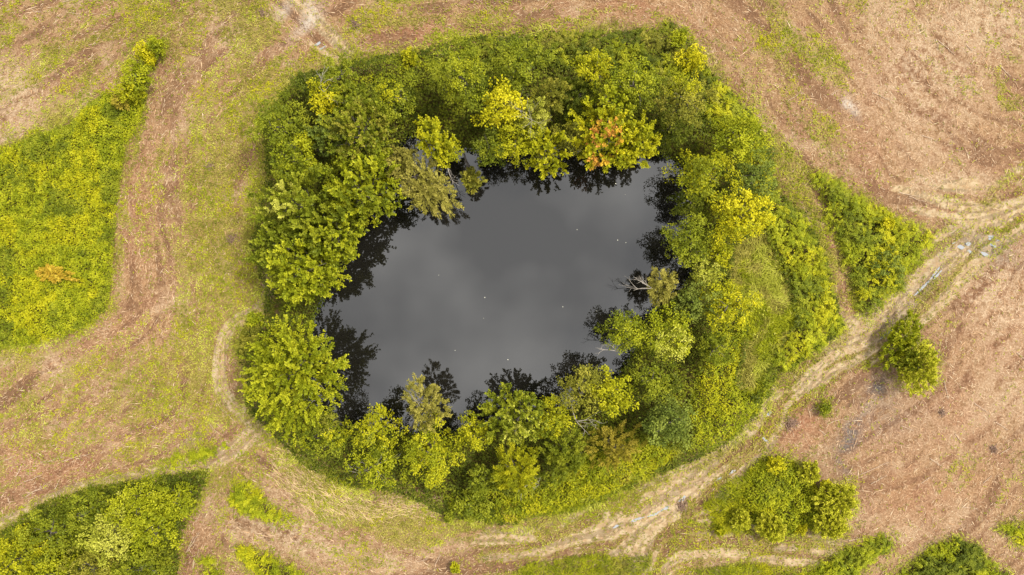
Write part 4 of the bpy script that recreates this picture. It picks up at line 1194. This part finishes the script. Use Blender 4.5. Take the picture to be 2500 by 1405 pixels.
blades("grass_fringe", np.array([[-46, -27], [46, -27], [46, 27], [-46, 27]], float), [('bright', .02), ('lime', .0), ('olive', .0), ('willow', -.02)],
       "ragged grass creeping out from the foot of the thickets", 540, h=.22, dens=190, ln=.34, wd=.035, k=1.2, mask=fringe, wob=0)

# ------------------------------------------------------------------ weeds and litter on the cleared field
rng = np.random.RandomState(71)
lim = np.array([[-46, -27], [46, -27], [46, 27], [-46, 27]], float)


def open_field(x, y):
    return (sample(VEG, x, y) < .5) & (sample(SD_SHORE, x, y) < -.3)


x, y, _ = scatter(lim, 66, rng, 0, lambda a, b: open_field(a, b) & (rng.rand(len(a)) < sample(GREENP, a, b) * (1 - .8 * sample(PATH, a, b)) * .8 + .02))
n0 = len(x)
rep = 3
ix = np.repeat(np.arange(n0), rep); n = len(ix)
a = rng.rand(n) * 6.283
P = np.stack([x[ix] + .05 * rng.randn(n), y[ix] + .05 * rng.randn(n), ground_z(x[ix], y[ix]) + .02 + .10 * rng.rand(n)], -1)
A = np.stack([np.cos(a), np.sin(a), .35 + .3 * rng.randn(n)], -1)
g = rng.rand(n0)[ix]
cl0 = tint_mix([('yg', .0), ('bright', .02), ('lime', -.02), ('willow', .01), ('olive', .02)], P[:, 0], P[:, 1], n, rng, 1.15, seed=41)
V, F, cl = kites(P, A, unit(np.array([0, 0, 1.0]) + .4 * rng.randn(n, 3)), .115 * rng.uniform(.6, 1.5, n), .055 * rng.uniform(.7, 1.4, n), cl0)
tag(obj("field_weeds", mesh_np("field_weeds", V, F, cl), M_HERB), "low yellow-green weeds sprouting over the cleared field", "weeds", kind="stuff")

# chopped straw and stalks, mostly lying along the harrow lines
x, y, _ = scatter(lim, 44, rng, 0, lambda a, b: open_field(a, b) & (rng.rand(len(a)) < (.25 + .75 * fbm(a, b, 2.5, 88, 3)) * (1 - .6 * sample(GREENP, a, b))))
n = len(x)
a = sample(ANG, x, y) + rng.randn(n) * np.where(x > 18, 1.2, .55)
P = np.stack([x, y, ground_z(x, y) + .015 + .05 * rng.rand(n)], -1)
A = np.stack([np.cos(a), np.sin(a), .06 * rng.randn(n)], -1)
shade = rng.rand(n)
c1, c2, c3 = [lin(q) / K_ALB for q in ((150, 104, 74), (214, 170, 126), (240, 216, 180))]
col = np.where(shade[:, None] < .45, c1 + (c2 - c1) * (shade[:, None] / .45), c2 + (c3 - c2) * ((shade[:, None] - .45) / .55))
L = np.clip(rng.lognormal(-1.35, .55, n), .1, 1.1)
V, F, cl = kites(P, A, unit(np.array([0, 0, 1.0]) + .3 * rng.randn(n, 3)), L, .018 + .03 * L * rng.rand(n), col, fold=.1)
tag(obj("straw_litter", mesh_np("straw_litter", V, F, cl), M_STRAW), "chopped straw and dry stalks littering the cleared field", "litter", kind="stuff")
print("weeds", n0 * rep, "straw", n)

# long pale straw combed along the southern rim
zone = Wp([(640, 1080), (700, 1080), (860, 1200), (1060, 1215), (1060, 1260), (900, 1270), (760, 1250), (660, 1160)])
x, y, _ = scatter(zone, 26, rng, .4); n = len(x)
a = sample(ANG, x, y) + .3 * rng.randn(n)
P = np.stack([x, y, ground_z(x, y) + .03 + .08 * rng.rand(n)], -1)
A = np.stack([np.cos(a), np.sin(a), .08 * rng.randn(n)], -1)
col = (lin((220, 190, 140)) / K_ALB)[None] * rng.uniform(.6, 1.15, (n, 1))
V, F, cl = kites(P, A, unit(np.array([0, 0, 1.0]) + .3 * rng.randn(n, 3)), rng.uniform(.5, 1.5, n), rng.uniform(.02, .045, n), col, fold=.1)
tag(obj("flattened_reeds", mesh_np("flattened_reeds", V, F, cl), M_STRAW), "long flattened pale reeds between the southwestern trees and the bramble wedge", "reeds", kind="stuff")

# fallen sticks one can pick out: pixel ends, radius
STICKS = [
    ("pale fallen stick on the northwestern field", [(155, 5, 190, -5), (165, 32, 200, 33), (230, 110, 250, 80), (215, 112, 240, 106), (250, 36, 268, 42), (275, 38, 278, 30), (80, 28, 102, 30), (540, 158, 562, 120), (480, 78, 505, 70)], .025),
    ("pale fallen stick near the grassy path on the southwestern field", [(65, 1215, 125, 1183), (70, 1205, 115, 1185), (60, 1178, 105, 1160), (0, 1128, 40, 1112), (40, 1165, 55, 1135), (155, 1125, 220, 1108), (392, 1082, 428, 1055), (118, 980, 135, 975), (30, 1072, 40, 1055), (368, 1040, 390, 1048), (190, 1085, 200, 1078), (20, 1215, 26, 1230), (5, 1245, 8, 1260), (100, 1130, 160, 1123), (135, 1195, 150, 1170)], .03),
    ("pale dry stick on the reddish eastern clearing", [(2100, 1158, 2170, 1130), (2125, 1182, 2165, 1160), (1990, 1002, 2000, 990), (2020, 1035, 2080, 1022), (2000, 1050, 2015, 1063), (2200, 1040, 2230, 1055), (2270, 1120, 2300, 1140), (2380, 985, 2410, 1005), (2430, 1030, 2460, 1050), (2305, 930, 2310, 975), (2350, 1240, 2390, 1245), (2070, 1318, 2110, 1308), (2440, 1110, 2470, 1090), (2330, 1060, 2345, 1085), (2480, 860, 2500, 880), (2250, 1180, 2275, 1165), (2400, 1180, 2420, 1160)], .028),
    ("pale dry stick on the straw of the northeastern field", [(2030, 232, 2048, 222), (2285, 95, 2295, 118), (2290, 100, 2330, 135), (2130, 228, 2175, 245), (1920, 250, 1962, 225), (2360, 110, 2375, 125), (2440, 160, 2470, 185), (2250, 330, 2290, 345), (1650, 60, 1670, 75), (2195, 470, 2250, 485), (2220, 480, 2260, 492)], .025),
    ("pale stick lying on the brown ground between grove and wedges", [(455, 1350, 475, 1310), (462, 1340, 490, 1300), (470, 1390, 485, 1340), (478, 1275, 490, 1255)], .028),
    ("thin stick on the straw south of the ring", [(1062, 1382, 1080, 1355), (1020, 1372, 1045, 1366), (1400, 1340, 1420, 1338)], .025),
    ("bleached stick at the foot of the bramble mound beside the sandy loop", [(1800, 1292, 1835, 1318), (1812, 1290, 1842, 1316), (1830, 1285, 1845, 1322)], .022),
    ("bleached stalk in the flattened reeds by the footpath", [(506, 1030, 540, 1062), (512, 1025, 550, 1060), (530, 985, 570, 1025), (545, 1000, 575, 1030)], .02),
]
for s, (lab, ends, r) in enumerate(STICKS):
    for q, (x0, y0, x1, y1) in enumerate(ends):
        rr = np.random.RandomState(6000 + s * 50 + q)
        p0, p1 = W(x0, y0), W(x1, y1); L = np.hypot(*(p1 - p0)); dv = (p1 - p0) / L; nv = np.array([-dv[1], dv[0]])
        t = np.linspace(0, 1, 6)
        xy = p0 + np.outer(t, p1 - p0) + np.outer(np.cumsum(rr.randn(6)) * L * .018, nv)
        z = ground_z(xy[:, 0], xy[:, 1]) + r * .8 + .02
        pts = np.column_stack([xy - p0, z - z[0]])
        A_ = Acc(); V, F = tube(pts, r * np.linspace(1.1, .5, 6), 5); A_.add(V, F)
        for j in rr.choice([2, 3, 4], 2, False):
            b = pts[j] + np.append(dv * L * .16 + nv * L * .12 * rr.choice([-1, 1]), .03)
            V, F = tube(np.array([pts[j], (pts[j] + b) / 2 + [0, 0, .01], b]), r * np.array([.6, .45, .25]), 4); A_.add(V, F)
        o = obj("fallen_stick", A_.mesh("fallen_stick", True), M_STICK, loc=(p0[0], p0[1], float(z[0])))
        lab2 = ("long " if L > 1.35 else "short ") + lab
        tag(o, lab2, "stick", lab2.replace("stick", "sticks").replace("stalk", "stalks"))

# brushwood heaps: tangles of dark twigs
def heap(px, py, R, label, seed, n=70):
    rr = np.random.RandomState(seed); A_ = Acc(); c = W(px, py)
    for i in range(n):
        a = rr.rand() * 6.283; q = rr.randn(2) * R * .38; L = R * rr.uniform(.35, .9); z0 = .02 + .14 * max(0, 1 - np.hypot(*q) / R) * rr.rand()
        dz = .1 * rr.randn()
        p = np.array([[q[0] - math.cos(a) * L / 2, q[1] - math.sin(a) * L / 2, max(.01, z0 - dz)], [q[0] + rr.randn() * .03, q[1] + rr.randn() * .03, z0 + .04], [q[0] + math.cos(a) * L / 2, q[1] + math.sin(a) * L / 2, max(.01, z0 + dz)]])
        V, F = tube(p, .014 * np.array([1.2, 1, .5]) * rr.uniform(.7, 1.6), 4); A_.add(V, F)
    o = obj("brushwood_heap", A_.mesh("brushwood_heap", True), M_HEAP, loc=(c[0], c[1], float(ground_z(c[0], c[1])) - .01))
    tag(o, label, "brushwood", kind=None)


M_HEAP = bark_material("brushwood", (0.10, 0.055, 0.035), (0.24, 0.15, 0.10), 5)
heap(1666, 1238, .55, "small pile of brown brushwood on the sandy ruts", 81)
heap(567, 585, .55, "dark twig tangle on the weedy western field", 82)
heap(512, 405, .5, "brown twig scraps on the western field near the tall shoots", 83, 40)
heap(870, 60, .55, "heap of dry brown twigs on the northern field", 84)
heap(1930, 1035, .7, "dark reddish twig heap at the edge of the eastern clearing", 85)
heap(2425, 1095, .45, "dark twig heap far out on the eastern clearing", 86, 50)
heap(2300, 1005, .4, "small dark twig heap on the eastern clearing south of the willow bush", 87, 40)
heap(640, 30, .5, "brown twigs beside the green hummock on the northern field", 88, 40)

# floating specks on the water: fallen leaves and seed fluff
for q, (px, py) in enumerate([(1529, 474), (1632, 492), (1510, 586), (1070, 672), (1183, 727), (1375, 750), (1180, 778), (1505, 447), (1110, 857), (1530, 592), (1458, 760), (1562, 690), (1240, 880), (1410, 560)]):
    rr = np.random.RandomState(7000 + q); c = W(px, py); n = 7
    th = np.arange(n) / n * 6.283; r = .024 * rr.uniform(.5, 1.25) * (1 + .25 * rr.rand(n))
    Vp = np.concatenate([[[0, 0, .012]], np.column_stack([np.cos(th) * r * 1.3, np.sin(th) * r, np.full(n, .004)])])
    Fp = np.array([[0, 1 + i, 1 + (i + 1) % n] for i in range(n)])
    o = obj("floating_leaf", mesh_np("floating_leaf", Vp, Fp, np.tile([[.5, .48, .38]], (n + 1, 1))), M_STRAW, loc=(c[0], c[1], WATER_Z + .002))
    tag(o, "pale fallen leaf floating on the open pond water", "leaf", "pale leaves floating on the pond")

tris = sum(len(o.data.polygons) * (2 if len(o.data.polygons) and len(o.data.polygons[0].vertices) == 4 else 1) for o in scene.objects if o.type == 'MESH')
print("TRIS", tris)
